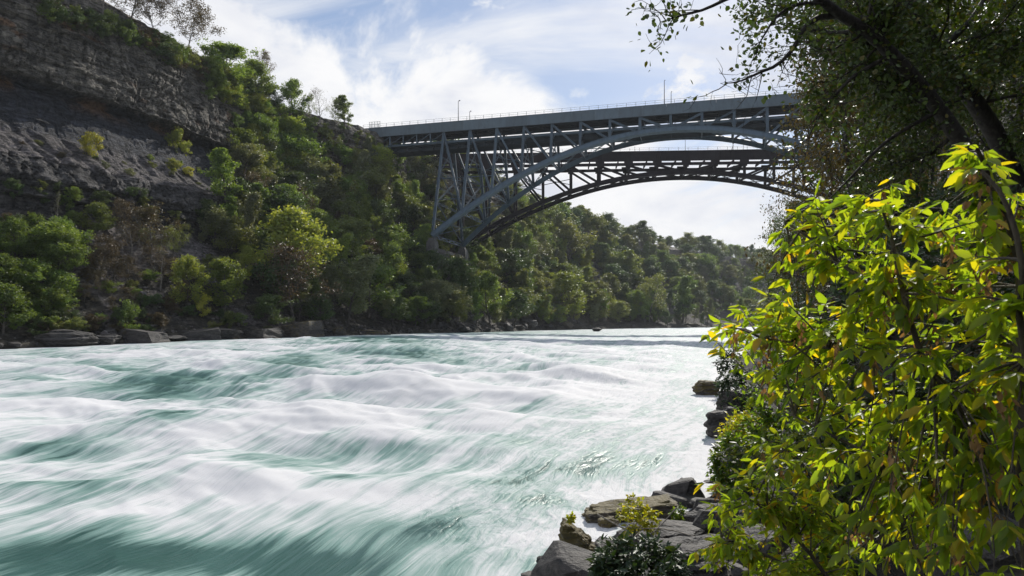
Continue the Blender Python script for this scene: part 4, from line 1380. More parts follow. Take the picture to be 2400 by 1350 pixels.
def put_rock(me, loc, size, rz, label, name='boulder', group=None, tilt=(0, 0), sink=.25, cat='rock'):
    o = link(name, me, None, label, cat, group)
    o.location = (loc[0], loc[1], loc[2] - size[2] * sink)
    o.rotation_euler = (tilt[0], tilt[1], rz)
    o.scale = (size[0], size[1], size[2] * (1 + sink))
    return o


WEDGE = [(-.5, -.5, 0), (.5, -.45, 0), (.5, .5, 0), (-.5, .5, 0), (-.46, -.3, .9), (-.38, .1, 1.0), (-.2, -.2, .86), (-.05, .1, .78), (.25, -.2, .42), (.3, .1, .4), (.48, -.3, .1)]
SLAB = [(-.5, -.4, 0), (.5, -.5, 0), (.5, .5, 0), (-.45, .5, 0), (-.44, -.36, .62), (.46, -.44, .95), (.48, .44, 1.0), (-.34, .44, .74), (-.5, 0, .4)]
# far shore slabs: column, waterline row, width, height
for i, (px_, py_, wp_, hp, sp, mt, fl, lb) in enumerate([
        (320, 799, 94, 36, SLAB, M_ROCK, .6, 'broad layered slab with a squared right end on the left shore'),
        (135, 797, 130, 56, None, M_ROCK, .2, 'big dark boulder at the far left waterline'),
        (232, 797, 70, 30, None, M_ROCK, .3, 'dark block between the big boulder and the broad slab'),
        (458, 789, 80, 30, SLAB, M_ROCK, .5, 'grey slab right of the broad slab, with flat top'),
        (522, 789, 58, 28, None, M_ROCK, .5, 'square dark block wedged between two slabs on the left shore'),
        (592, 790, 84, 24, SLAB, M_ROCK, .5, 'low flat slab with level top on the left shore'),
        (690, 791, 96, 40, SLAB, M_ROCK_PALE, .4, 'large pale tilted slab where the left shore juts out'),
        (640, 782, 44, 26, None, M_ROCK, .3, 'small block behind the pale tilted slab'),
        (795, 776, 28, 24, None, M_ROCK_PALE, .2, 'pale upright block on the low shelf of the left shore'),
        (400, 792, 60, 16, None, M_ROCK, .2, 'low rubble block at the waterline right of the broad slab'),
        (745, 782, 44, 20, None, M_ROCK, .4, 'dark low block right of the pale tilted slab'),
        (870, 778, 70, 12, SLAB, M_ROCK_PALE, .6, 'thin flat ledge of pale rock on the low shelf'),
        (1188, 776, 34, 22, None, M_ROCK, .2, 'brown boulder at the waterline below the dark arch foot'),
        (1240, 772, 44, 28, None, M_ROCK, .2, 'taller boulder group stone right of the brown boulder'),
        (1215, 774, 26, 12, None, M_ROCK, .2, 'small stone between the two far boulders'),
        (1282, 772, 26, 12, None, M_ROCK, .2, 'low stone at the right end of the far boulders'),
        (1085, 776, 46, 14, None, M_ROCK, .3, 'flat dark stone at the shore below the pier'),
        (1140, 776, 30, 10, None, M_ROCK, .3, 'small flat stone left of the brown boulder'),
        (1330, 766, 30, 16, None, M_ROCK_PALE, .2, 'pinkish stone at the foot of the broad bright tree'),
        (1400, 777, 26, 10, None, M_ROCK, .1, 'lone dark rock standing in the water beyond the bridges'),
        (1625, 767, 30, 10, None, M_ROCK_PALE, .1, 'small pale stone at the far shore near the bend')]):
    if i == 19:
        x_, y_, z_ = on_water(px_, py_)
    else:                                     # on the waterline of the left bank, in that direction
        bx = 1200 + FPX * sh[:, 0] / np.maximum(sh[:, 1], 1)
        y_ = float(np.interp(px_, bx[40:], sh[40:, 1])) - .5
        x_, z_ = (px_ - 1200) / FPX * y_, float(level(y_))
    k = y_ / FPX
    me = rock_mesh('shore_rock', 500 + i, mt, fl, shape=sp)
    put_rock(me, (x_, y_ + wp_ * k * .3, z_), (wp_ * k * 1.1, wp_ * k * .8, hp * k * 1.0), (random.Random(i).choice([.2, .5, 3.4, 3.0, -.3]) if sp else random.Random(i).uniform(0, 3)), lb, 'shore_rock', None, sink=.15)
# loose stones on talus and shores: beyond counting
r = np.random.RandomState(77)
stone = rock_mesh('stone', 900, M_ROCK_PALE, 0, 10, 0)
sv = np.array([v.co[:] for v in stone.vertices]) - np.array([0, 0, .4])
sf = np.array([list(p.vertices) for p in stone.polygons])


def scatter_stones(name, pts, sizes, mat, label):
    n = len(pts)
    a = r.uniform(0, 6.28, n)
    ca, sa = np.cos(a), np.sin(a)
    b = sv[None] * sizes[:, None, None] * r.uniform(.6, 1.3, (n, 1, 3))
    V = np.stack([b[..., 0] * ca[:, None] - b[..., 1] * sa[:, None], b[..., 0] * sa[:, None] + b[..., 1] * ca[:, None], b[..., 2]], -1) + pts[:, None, :]
    F = (sf[None] + (np.arange(n) * len(sv))[:, None, None]).reshape(-1, sf.shape[1])
    link(name, np_mesh(name, V.reshape(-1, 3), F, mat, False), None, label, 'rubble', None, 'stuff')


pts = []
fi = np.where((Z > 1.9) & (Z < 24) & (ALONG > 40) & (ALONG < 330) & (steep < .3))
pick = r.choice(len(fi[0]), 1500, replace=False)
pts = P[fi[0][pick], fi[1][pick]]
sz = np.exp(r.normal(-1.1, .6, len(pts)))
scatter_stones('talus_rubble', pts, sz, rock_material('pale_rubble', (.10, .09, .085), (.21, .19, .18)), 'loose grey rubble lying on the left talus')
fi = np.where((Z > 1.6) & (Z < 3.6) & (ALONG > 40) & (ALONG < 420))
pick = r.choice(len(fi[0]), 500, replace=False)
scatter_stones('shore_rubble', P[fi[0][pick], fi[1][pick]], np.exp(r.normal(-.5, .5, 500)), M_ROCK, 'dark stones along the left waterline')

# near rocks, right bank: x, y from column and waterline row, size in metres
def near_rock(px_, py_, w_, d_, h_, seed, mt, label, sp=None, rz=0.0, flat=.1, tilt=(0, 0), sink=.3, cuts=3, Y=None, dz_=0.0):
    if Y is None:
        x_, y_, z_ = on_water(px_, py_)
    else:
        q = px2w(px_, py_, Y)
        x_, y_, z_ = q
    me = rock_mesh('boulder', seed, mt, flat, cuts=cuts, shape=sp, rough=.12)
    return put_rock(me, (x_, y_ + d_ * .3, z_ + dz_), (w_, d_, h_), rz, label, 'boulder', None, tilt, sink)


near_rock(1366, 1305, 1.0, .8, .72, 601, M_ROCK_MOSS, 'wedge-shaped mossy boulder standing in the water at the bottom', WEDGE, .1, cuts=4)
near_rock(1480, 1225, 2.35, 1.0, .48, 602, M_ROCK_PALE, 'long flat layered slab in the water at the lower right', SLAB, .12, cuts=4)
near_rock(1425, 1240, .5, .45, .3, 603, M_ROCK_MOSS, 'small brown mossy block below the flat slab')
near_rock(1545, 1222, .75, .6, .6, 604, M_ROCK_PALE, 'pointed pale stone leaning on the right end of the slab')
near_rock(1560, 1330, 2.5, 1.4, 1.0, 605, M_ROCK, 'large dark rounded boulder right of the mossy wedge', None, .4)
near_rock(1290, 1352, .7, .6, .42, 606, M_ROCK, 'grey rock cut by the bottom edge of the picture')
near_rock(1375, 1362, .7, .55, .4, 607, M_ROCK, 'dark low rock at the bottom edge right of the grey one')
near_rock(1250, 1375, .5, .5, .3, 616, M_ROCK, 'low rock at the bottom edge, leftmost of the near rocks')
near_rock(1640, 1400, 1.2, 1.1, .7, 608, M_ROCK, 'grey gritty boulder at the bottom under the leaves', None, .3, Y=8.6)
near_rock(1613, 1142, .6, .5, .27, 609, M_ROCK, 'small black rock in the water off the right bank')
near_rock(1664, 926, 1.9, 1.5, 1.1, 610, M_ROCK_MOSS, 'moss-topped rock in the water farthest up the right bank', None, .2)
near_rock(1706, 1028, 1.7, 1.5, 1.7, 611, M_ROCK, 'tall black boulder at the right bank above the green bush')
near_rock(1730, 985, 1.6, 1.5, 1.9, 612, M_ROCK, 'dark boulder behind the tall black one on the right bank')
near_rock(1675, 1215, .8, .8, .45, 613, M_ROCK, 'dark boulder half hidden behind yellow-green leaves')
near_rock(1712, 1160, 1.0, .9, .55, 614, M_ROCK, 'dark boulder under the round green bush')
near_rock(1690, 1290, 1.4, 1.2, .9, 615, M_ROCK, 'dark boulder behind the low yellow-green sapling')

fi = np.where((dd > -1.2) & (dd < 7) & (RPT[..., 1] > 5) & (RPT[..., 1] < 55))
pick = r.choice(len(fi[0]), min(len(fi[0]), 420), replace=len(fi[0]) < 420)
bp = RPT[fi[0][pick], fi[1][pick]] + np.stack([r.uniform(-.4, .4, len(pick)), r.uniform(-.6, .6, len(pick)), np.zeros(len(pick))], 1)
scatter_stones('bank_rubble', bp, np.exp(r.normal(-.75, .5, len(pick))), M_ROCK, 'dark broken stones covering the near right bank')

# ------------------------------------------------------------------ leafy plants near the camera
LT = np.array([(0, 0, 0), (.26, .30, .02), (.66, .24, .0), (1.0, 0, -.10), (.66, -.24, .0), (.26, -.30, .02), (.30, 0, -.07), (.68, 0, -.09)])
LF_ = [np.array([(0, 6, 1, 1)])]
LTF = [(0, 6, 1), (1, 6, 7, 2), (2, 7, 3), (0, 5, 6), (5, 4, 7, 6), (4, 3, 7)]
LTRI = np.array([(0, 6, 1), (2, 7, 3), (0, 5, 6), (4, 3, 7)])
LQ = np.array([(1, 6, 7, 2), (5, 4, 7, 6)])


def leaf_frames(base, d, nrm):
    """rows of (base, along, side, normal)"""
    d = d / (np.linalg.norm(d, axis=1)[:, None] + 1e-9)
    s = np.cross(nrm, d)
    s /= np.linalg.norm(s, axis=1)[:, None] + 1e-9
    n = np.cross(d, s)
    return d, s, n


def leaves_mesh(name, base, d, nrm, L, W, mat, extra=None):
    d, s, n = leaf_frames(base, d, nrm)
    t = LT
    V = base[:, None, :] + L[:, None, None] * (t[None, :, 0:1] * d[:, None, :] + t[None, :, 2:3] * n[:, None, :]) + (L * W)[:, None, None] * t[None, :, 1:2] * s[:, None, :]
    k = np.arange(len(base)) * 8
    T3 = (LTRI[None] + k[:, None, None]).reshape(-1, 3)
    Q4 = (LQ[None] + k[:, None, None]).reshape(-1, 4)
    me = np_mesh(name, V.reshape(-1, 3), [T3, Q4], mat, True)
    return me


def near_leaf_material(name, cols, trans=.62, tcol=(3.9, 3.7, .8), rough=.45):
    m, t, out = material(name)
    geo = t.add('ShaderNodeNewGeometry')
    ramp = t.add('ShaderNodeValToRGB')
    oi = t.add('ShaderNodeObjectInfo')
    t.put(ramp.inputs[0], t.math('FRACT', t.math('ADD', geo.outputs['Random Per Island'], oi.outputs['Random'])))
    el = ramp.color_ramp.elements
    el[0].position = 0.0
    el[0].color = rgb(*cols[0][1])
    el[1].position = cols[-1][0]
    el[1].color = rgb(*cols[-1][1])
    for p_, c_ in cols[1:-1]:
        e = el.new(p_)
        e.color = rgb(*c_)
    n1 = t.noise(geo.outputs['Position'], 60.0, 3.0, .6)
    c = t.mix(t.rng(n1, .35, .7, 0, .35), ramp.outputs[0], t.mix(.5, ramp.outputs[0], rgb(.16, .15, .03)))
    p = t.add('ShaderNodeBsdfPrincipled', {'Base Color': c, 'Roughness': rough, 'Specular IOR Level': .5, 'Normal': bump(t, n1, .15, .01)})
    tr = t.add('ShaderNodeBsdfTranslucent', {'Color': t.mix(1.0, c, rgb(*tcol), 'MULTIPLY')})
    mx = t.add('ShaderNodeMixShader', {0: trans, 1: p.outputs[0], 2: tr.outputs[0]})
    t.l.new(mx.outputs[0], out.inputs['Surface'])
    return m


ML_MAIN = near_leaf_material('box_elder_leaves', [(0, (.072, .128, .018)), (.3, (.105, .160, .020)), (.6, (.138, .182, .020)), (.86, (.165, .185, .020)), (.93, (.22, .20, .015)), (.985, (.30, .22, .015)), (1.0, (.30, .16, .02))])
ML_GREEN = near_leaf_material('bush_leaves', [(0, (.030, .075, .014)), (.4, (.050, .105, .016)), (.8, (.085, .14, .016)), (1.0, (.15, .16, .016))], .4)
ML_DARK = near_leaf_material('glossy_dark_leaves', [(0, (.010, .030, .016)), (.5, (.018, .048, .022)), (.9, (.030, .065, .020)), (1.0, (.06, .09, .02))], .2, tcol=(1.6, 1.6, .5), rough=.5)
ML_YEL = near_leaf_material('yellow_sprig_leaves', [(0, (.12, .15, .014)), (.5, (.18, .19, .016)), (1.0, (.26, .22, .02))], .5)
ML_MAPLE = near_leaf_material('maple_leaves', [(0, (.030, .062, .014)), (.4, (.050, .092, .016)), (.8, (.075, .115, .018)), (1.0, (.11, .09, .02))], .22, tcol=(1.6, 1.6, .5))
ML_SEED = near_leaf_material('dry_seed_wings', [(0, (.26, .15, .06)), (.5, (.34, .21, .09)), (1.0, (.22, .12, .05))], .35, (1.3, 1.1, .8), .6)
M_TWIG = bark_material('brown_twig', (.040, .032, .024), (.10, .085, .06))
M_TWIG_PALE = bark_material('pale_dry_twig', (.16, .14, .115), (.28, .25, .21))


def leafy(name, label, cat, base, stems, targets, leafL, leafW, mat, seed, pairs=(3, 6), leaflets=3, seeds=0, stem_r=.012, single_n=300, wood=None, droop=.55, twig=(.18, .42), group=None, wind=(0, 0, 0)):
    """stems: list of (pts, radii); targets: points the twigs reach"""
    r = np.random.RandomState(seed)
    root = empty(name, base, label, cat, group)
    b0 = np.array(base)
    nodes = np.concatenate([np.array(s[0])[max(1, len(s[0]) // 4):] for s in stems])
    tubesL = [(np.array(s[0]) - b0, s[1]) for s in stems]
    LB, LD, LN, LL = [], [], [], []
    tw = []
    SB, SD = [], []
    for tg in targets:
        dist = np.linalg.norm(nodes - tg, axis=1)
        n0 = nodes[np.argmin(dist + r.uniform(0, .25, len(nodes)) * leafL / .08)]
        v = tg - n0
        dl = np.linalg.norm(v) + 1e-6
        mid = n0 + v * .5 + np.array([0, 0, .10 * dl]) + r.normal(size=3) * .05 * dl
        tt = np.linspace(0, 1, 7)[:, None]
        pth = (1 - tt) ** 2 * n0 + 2 * tt * (1 - tt) * mid + tt ** 2 * tg
        tw.append((pth - b0, np.linspace(stem_r * .45, stem_r * .16, 7)))
        Lt = min(dl, r.uniform(*twig))
        npair = r.randint(*pairs)
        for k in range(npair + 1):
            f = 1 - (Lt / dl) * (k / (npair + .5)) if dl > 0 else 1
            f = max(.05, f)
            p = (1 - f) ** 2 * n0 + 2 * f * (1 - f) * mid + f ** 2 * tg
            td = 2 * (1 - f) * (mid - n0) + 2 * f * (tg - mid)
            td /= np.linalg.norm(td) + 1e-9
            sides = [1] if k == 0 else [-1, 1]
            ax = np.cross(td, np.array([0, 0, 1.0]))
            ax /= np.linalg.norm(ax) + 1e-9
            if k % 2:
                ax = .5 * ax + .5 * np.cross(td, ax)
            for sd_ in sides:
                pd = td * r.uniform(.5, 1.0) + (ax * sd_ * r.uniform(.7, 1.2) if k else 0) + r.normal(size=3) * .2
                pd /= np.linalg.norm(pd) + 1e-9
                pl = leafL * r.uniform(.5, .9)
                pe = p + pd * pl
                if leaflets > 1:
                    tw.append((np.array([p, p + pd * pl * .5 + np.array([0, 0, .06 * pl]), pe]) - b0, np.array([.0016, .0013, .001]) * leafL / .08))
                else:
                    pe = p
                nlf = leaflets if leaflets == 1 else r.choice([3, 3, 5])
                for q in range(nlf):
                    if q == 0:
                        ld, lb = pd.copy(), pe
                    else:
                        sgn = 1 if q % 2 else -1
                        back = (q - 1) // 2
                        lb = p + pd * pl * (.92 - .4 * back)
                        px2 = np.cross(pd, np.array([0, 0, 1.0]))
                        px2 /= np.linalg.norm(px2) + 1e-9
                        ld = pd * .55 + px2 * sgn * .8
                    ld = ld + np.array([0, 0, -droop * r.uniform(.3, 1.5)]) + r.normal(size=3) * .32 + np.array(wind) * r.uniform(.2, 1.5)
                    nn_ = np.array([0, 0, 1.0]) + r.normal(size=3) * .45
                    LB.append(lb); LD.append(ld); LN.append(nn_)
                    LL.append(leafL * r.uniform(.7, 1.25) * (1.1 if q == 0 else .9))
        if seeds and r.uniform() < seeds:
            f = .75
            p = (1 - f) ** 2 * n0 + 2 * f * (1 - f) * mid + f ** 2 * tg
            for q in range(14):
                SB.append(p + np.array([r.normal() * .012, r.normal() * .012, -.01 - .09 * r.uniform()]))
                SD.append(np.array([r.normal() * .35, r.normal() * .35, -1.0]))
    V, F = tubes(tubesL, 7)
    stem_o = link('stem', np_mesh('stem', V, F, wood or M_TWIG, True), root)
    V, F = tubes(tw, 4)
    link('twigs', np_mesh('twigs', V, F, wood or M_TWIG, True), stem_o, None, None, None, 'stuff')
    LB, LD, LN, LL = np.array(LB), np.array(LD), np.array(LN), np.array(LL)
    # the leaves that show largest become pieces of their own
    ctr = LB - np.array([0, 0, CAMZ])
    big = LL / np.maximum(.3, ctr[:, 1])
    big[(np.abs(ctr[:, 0] / np.maximum(.3, ctr[:, 1])) > .75)] = 0
    order = np.argsort(-big)
    one, rest = order[:single_n], order[single_n:]
    if len(rest):
        link('foliage', leaves_mesh('foliage', LB[rest] - b0, LD[rest], LN[rest], LL[rest], np.full(len(rest), leafW) * r.uniform(.8, 1.2, len(rest)), mat), root, None, None, None, 'stuff')
    if len(one):
        tm = []
        for k in range(4):
            V = LT.copy()
            V[:, 2] += .12 * (k - 1.5) * V[:, 0] * V[:, 1] - .05 * k * V[:, 0] ** 2
            V[:, 1] *= leafW * (0.85 + .1 * k)
            tm.append(np_mesh('leaf', V, [LTRI, LQ], mat, True))
        d_, s_, n_ = leaf_frames(LB[one], LD[one], LN[one])
        for i in range(len(one)):
            o = bpy.data.objects.new('leaf', tm[i % 4])
            col.objects.link(o)
            o.parent = root
            L_ = float(LL[one[i]])
            M = Matrix((Vector(d_[i]) * L_, Vector(s_[i]) * L_, Vector(n_[i]) * L_)).transposed().to_4x4()
            M.translation = Vector(LB[one[i]] - b0)
            o.matrix_local = M
    if SB:
        SB, SD = np.array(SB), np.array(SD)
        link('seed_clusters', leaves_mesh('seed_clusters', SB - b0, SD, rand_dirs(r, len(SB)), r.uniform(.022, .034, len(SB)), np.full(len(SB), .7), ML_SEED), root, None, None, None, 'stuff')
    return root


def poly_points(r, poly, n, depth):
    """n points seen through a patch of the frame, at depth(px, py) + spread"""
    poly = np.array(poly, float)
    out_ = []
    while len(out_) < n:
        x, y = r.uniform(poly[:, 0].min(), poly[:, 0].max()), r.uniform(poly[:, 1].min(), poly[:, 1].max())
        c, j = False, len(poly) - 1
        for i in range(len(poly)):
            if (poly[i, 1] > y) != (poly[j, 1] > y) and x < (poly[j, 0] - poly[i, 0]) * (y - poly[i, 1]) / (poly[j, 1] - poly[i, 1]) + poly[i, 0]:
                c = not c
            j = i
        if c:
            out_.append(np.array(px2w(x, y, depth(x, y, r))))
    return np.array(out_)


def W(*p):
    return np.array(px2w(*p))


def smooth(pts, n=10):
    return catmull(np.array(pts), np.linspace(0, len(pts) - 1, n))


r = np.random.RandomState(5)
# main sapling: stems rise out of the bank right beside the viewer
g0 = (1.9, 2.45, 3.4)
stems = [(smooth([np.array(g0), W(2392, 1050, 2.4), W(2385, 800, 2.4), W(2388, 620, 2.35), W(2330, 440, 2.2), W(2290, 350, 2.1)], 14), np.linspace(.022, .006, 14)),
         (smooth([W(2388, 1060, 2.4), W(2300, 960, 2.3), W(2180, 870, 2.25), W(2120, 700, 2.2), W(2090, 560, 2.2), W(2060, 470, 2.25)], 14), np.linspace(.015, .004, 14)),
         (smooth([W(2185, 880, 2.25), W(2040, 830, 2.35), W(1900, 810, 2.6), W(1780, 790, 2.8)], 10), np.linspace(.010, .003, 10)),
         (smooth([W(2130, 720, 2.2), W(2000, 640, 2.4), W(1900, 560, 2.6), W(1840, 520, 2.7)], 10), np.linspace(.009, .003, 10)),
         (smooth([np.array(g0) + np.array([-.1, .3, 0]), W(2250, 1200, 2.6), W(2100, 1100, 2.6), W(1950, 1020, 2.8), W(1830, 960, 3.0)], 12), np.linspace(.014, .003, 12)),
         (smooth([np.array(g0) + np.array([.2, -.3, 0]), W(2420, 900, 1.9), W(2400, 650, 1.75), W(2360, 480, 1.7), W(2300, 400, 1.7)], 12), np.linspace(.012, .004, 12))]


def dmain(x, y, r):
    near = np.interp(x, [1600, 1800, 2100, 2400], [3.0, 2.55, 2.05, 1.75])
    return near + .85 * r.uniform() ** 1.1


main_poly = [(1665, 790), (1735, 730), (1790, 690), (1850, 640), (1840, 530), (1900, 465), (1985, 450), (2060, 440), (2140, 400), (2190, 365), (2250, 345), (2330, 380), (2420, 400), (2430, 1380), (1990, 1380), (1950, 1150), (1850, 1000), (1770, 960), (1740, 880)]
tg = poly_points(r, main_poly, 225, dmain)
leafy('box_elder_sapling', 'sunlit yellow-green sapling with drooping leaves filling the right foreground', 'sapling', g0, stems, tg, .063, .64, ML_MAIN, 21, pairs=(2, 4), seeds=.30, wind=(-.38, -.05, -.15))
# lower sapling a little farther down the bank
g1 = tuple(W(1980, 1420, 4.2))
stems = [(smooth([np.array(g1), W(1900, 1300, 4.1), W(1800, 1200, 4.1), W(1720, 1150, 4.2)], 10), np.linspace(.016, .004, 10)),
         (smooth([np.array(g1), W(1850, 1330, 4.2), W(1750, 1280, 4.3), W(1690, 1260, 4.4)], 10), np.linspace(.014, .004, 10)),
         (smooth([np.array(g1), W(1960, 1250, 4.5), W(1900, 1120, 4.6), W(1850, 1050, 4.7)], 10), np.linspace(.014, .004, 10))]
tg = poly_points(r, [(1640, 1150), (1700, 1085), (1800, 1010), (1900, 1010), (2000, 1120), (2020, 1390), (1720, 1390), (1640, 1290), (1690, 1250), (1640, 1215)], 105, lambda x, y, r: 4.0 + .8 * r.uniform())
leafy('low_sapling', 'lower yellow-green sapling reaching over the dark boulders', 'sapling', g1, stems, tg, .078, .64, ML_MAIN, 22, pairs=(2, 4), seeds=.2, single_n=150, wind=(-.3, 0, -.1))


def shrub(name, label, px_, py_, Y, w_px, h_px, n, leafL, mat, seed, leaflets=1, leafW=.9, pairs=(3, 6), single=0, stem_r=.012, wood=None, top=None, droop=.3):
    """rounded shrub with stems fanning from its foot"""
    r = np.random.RandomState(seed)
    k = Y / FPX
    c = W(px_, py_ - h_px * .5, Y)
    base = W(px_, py_, Y)
    rx, rz_ = w_px * k * .5, h_px * k * .5
    tg, st = [], []
    for i in range(n):
        d = rand_dirs(r, 1)[0] * (r.uniform(.35, 1) ** .5)
        q = c + d * np.array([rx, rx * .9, rz_])
        if q[2] > base[2] + .05:
            tg.append(q)
    for i in range(7):
        d = rand_dirs(r, 1)[0]
        e_ = c + d * np.array([rx * .6, rx * .6, rz_ * .6])
        st.append((smooth([base, base * .6 + e_ * .4 + np.array([0, 0, rz_ * .15]), e_], 7), np.linspace(stem_r, stem_r * .3, 7)))
    return leafy(name, label, 'shrub', tuple(base), st, np.array(tg), leafL, leafW, mat, seed, pairs=pairs, leaflets=leaflets, single_n=single, stem_r=stem_r, wood=wood, twig=(rx * .3, rx * .7), droop=droop)


shrub('bank_bush', 'round green bush overhanging the water on the right bank', 1720, 1190, 19, 130, 190, 420, .10, ML_GREEN, 31)
shrub('bank_bush', 'yellow-green topped bush just above the round green bush', 1745, 1085, 20, 130, 130, 260, .10, ML_YEL, 32)
shrub('bank_bush', 'dark small-leaved bush silhouetted against the water', 1725, 985, 33, 110, 130, 200, .14, ML_DARK, 33)
shrub('bank_bush', 'dark sparse bush above the moss-topped rock', 1712, 920, 42, 80, 110, 130, .16, ML_DARK, 34)
shrub('bank_bush', 'green bush on the bank behind the main sapling', 1850, 1120, 15, 260, 300, 420, .10, ML_GREEN, 35)
shrub('bank_bush', 'dark green bush on the bank at the right edge', 2150, 1200, 9, 620, 700, 520, .10, ML_DARK, 36)
shrub('bank_bush', 'dark bush on the bank below the leaning trees', 2250, 820, 13, 520, 420, 420, .11, ML_DARK, 37)
shrub('glossy_shrub', 'dark glossy-leaved shrub at the bottom between the boulders', 1490, 1400, 7.0, 230, 130, 120, .095, ML_DARK, 38, leaflets=3, leafW=.6, pairs=(2, 4), single=120)
shrub('yellow_sprig', 'yellow-green sprig growing in front of the flat slab', 1490, 1260, 12.5, 120, 90, 46, .075, ML_YEL, 39, leaflets=3, leafW=.9, pairs=(2, 4), stem_r=.006)
shrub('small_sprig', 'tiny yellow sprig on top of the mossy wedge boulder', 1338, 1228, 14.4, 22, 28, 14, .07, ML_YEL, 40, stem_r=.004)
shrub('small_sprig', 'thin pale sprig rising above the middle of the slab', 1480, 1200, 13.5, 26, 50, 14, .06, ML_YEL, 41, stem_r=.004)
shrub('rock_plant', 'small green plant at the right end of the flat slab', 1590, 1240, 15.5, 46, 60, 40, .07, ML_GREEN, 42, stem_r=.005)
# dry branches lying across the boulders
r = np.random.RandomState(9)
for i, (pp, lb) in enumerate([([(1585, 1190, 12), (1540, 1240, 12), (1500, 1265, 12.1)], 'pale dry branch slanting down from the slab'), ([(1400, 1205, 12.4), (1470, 1245, 12), (1520, 1285, 11.8), (1560, 1320, 11.6)], 'long thin dry twig crossing the dark boulder'),
                              ([(1640, 1262, 11.8), (1560, 1240, 12), (1480, 1238, 12.2), (1440, 1222, 12.4)], 'curved dry twig above the dark boulder'), ([(1470, 1290, 11), (1485, 1262, 11.2), (1500, 1245, 11.4)], 'short bent dry stick by the glossy shrub')]):
    pts = smooth([W(*q) for q in pp], 9)
    paths = [(pts - pts[0], np.linspace(.014, .004, 9))]
    for k in range(5):
        j = r.randint(2, 8)
        q, qr_ = grow(r, pts[j] - pts[0], pts[j] - pts[j - 1] + r.normal(size=3) * .1, .35, .005, 4, .3, .02, .3)
        paths.append((q, qr_))
    V, F = tubes(paths, 5)
    o = link('dry_branch', np_mesh('dry_branch', V, F, M_TWIG_PALE, True), None, lb, 'branch', 'dry branches on the near boulders')
    o.location = pts[0]

# ------------------------------------------------------------------ big leaning trees on the right
def big_tree(name, label, trunk, r0, r1, branches, seed, leafL, per, mat, extra=28, spread=2.6, zmax=15.5, clump=.75, ybias=0.0, jmax=18):
    r = np.random.RandomState(seed)
    tp = smooth([W(*q) for q in trunk], 18)
    b0 = tp[0].copy()
    wood = [(tp, np.linspace(r0, r1, 18))]
    limbs = []
    for pts, ra, rb_, leafy_ in branches:
        lp = smooth([W(*q) for q in pts], 14)
        wood.append((lp, np.linspace(ra, rb_, 14)))
        limbs.append((lp, ra, leafy_))
    for k in range(extra):
        j = r.randint(4, jmax)
        d = rand_dirs(r, 1)[0] + np.array([-.15, ybias, .35])
        lp, lr = grow(r, tp[j], d, spread * r.uniform(.5, 1.1), .045 * r.uniform(.6, 1.3), 9, .16, .03, .2)
        wood.append((lp, lr))
        limbs.append((lp, lr[0], 1.0))
    cl = []
    for lp, ra, lf in limbs:
        n = len(lp)
        for q in range(int(12 if lf < 2 else 16)):
            j = r.randint(max(1, n // 4), n)
            d = rand_dirs(r, 1)[0] + (lp[j] - lp[j - 1]) / (np.linalg.norm(lp[j] - lp[j - 1]) + 1e-9) * .9
            L = r.uniform(.4, 1.1)
            tp2, tr2 = grow(r, lp[j], d, L, .012, 5, .22, .02, .3)
            wood.append((tp2, tr2))
            for s2 in range(3):
                j2 = r.randint(1, 6)
                q2, qr2 = grow(r, tp2[j2], rand_dirs(r, 1)[0] + tp2[j2] - tp2[j2 - 1], L * .4, .006, 3, .25, .02, .4)
                wood.append((q2, qr2))
                if r.uniform() < lf:
                    cl += [q2[-1], q2[-2]]
            if r.uniform() < lf:
                cl += [tp2[-1], tp2[-2]]
    cl = np.array(cl)
    cl = cl[cl[:, 2] < zmax]
    root = empty(name, tuple(b0), label, 'tree')
    V, F = tubes([(a - b0, b) for a, b in wood[:1]], 10)
    trunk_o = link('trunk', np_mesh('trunk', V, F, M_BARK_DARK, True), root)
    V, F = tubes([(a - b0, b) for a, b in wood[1:]], 5)
    link('limbs', np_mesh('limbs', V, F, M_BARK_DARK, True), trunk_o)
    cen = np.repeat(cl, per, axis=0)
    cen = cen + rand_dirs(r, len(cen)) * (r.uniform(0, 1, len(cen)) ** .6)[:, None] * clump * .45
    d = rand_dirs(r, len(cen)) + np.array([0, 0, -.5])
    link('crown', leaves_mesh('crown', cen - b0, d, rand_dirs(r, len(cen)) * .6 + np.array([0, 0, .8]), leafL * r.uniform(.65, 1.3, len(cen)), r.uniform(1.1, 1.6, len(cen)), mat), root)
    return root


big_tree('leaning_tree', 'dark leaning tree whose trunk slants up to the left over the river', [(2345, 560, 17.5), (2290, 400, 17), (2210, 270, 16.3), (2130, 170, 15.6), (2040, 80, 15), (1960, 28, 14.5), (1895, -25, 14.1), (1840, -60, 13.8)], .22, .06,
         [([(2062, 100, 15.1), (2050, 40, 15.2), (2038, -30, 15.3), (2030, -120, 15.4)], .13, .06, 1.0),
          ([(1985, 40, 14.7), (1925, 38, 14.5), (1885, 66, 14.3), (1862, 110, 14.2), (1825, 150, 14.1), (1780, 170, 14.0), (1735, 190, 13.9), (1705, 195, 13.9)], .075, .010, 0.06),
          ([(1880, -32, 14), (1800, -40, 13.7), (1720, -10, 13.4), (1650, 22, 13.2), (1590, 38, 13.1), (1548, 52, 13.0)], .06, .008, .65),
          ([(1930, 10, 14.3), (1870, 10, 14), (1820, 40, 13.9), (1790, 85, 13.8), (1775, 110, 13.8)], .05, .008, .7),
          ([(2090, 130, 15.3), (2000, 180, 15), (1930, 260, 15), (1890, 330, 15)], .06, .01, .8),
          ([(2200, 260, 16.2), (2080, 330, 16), (1990, 420, 16), (1930, 480, 16)], .06, .01, .7)], 51, .105, 3, ML_MAPLE, jmax=11, zmax=12.3, ybias=.7)
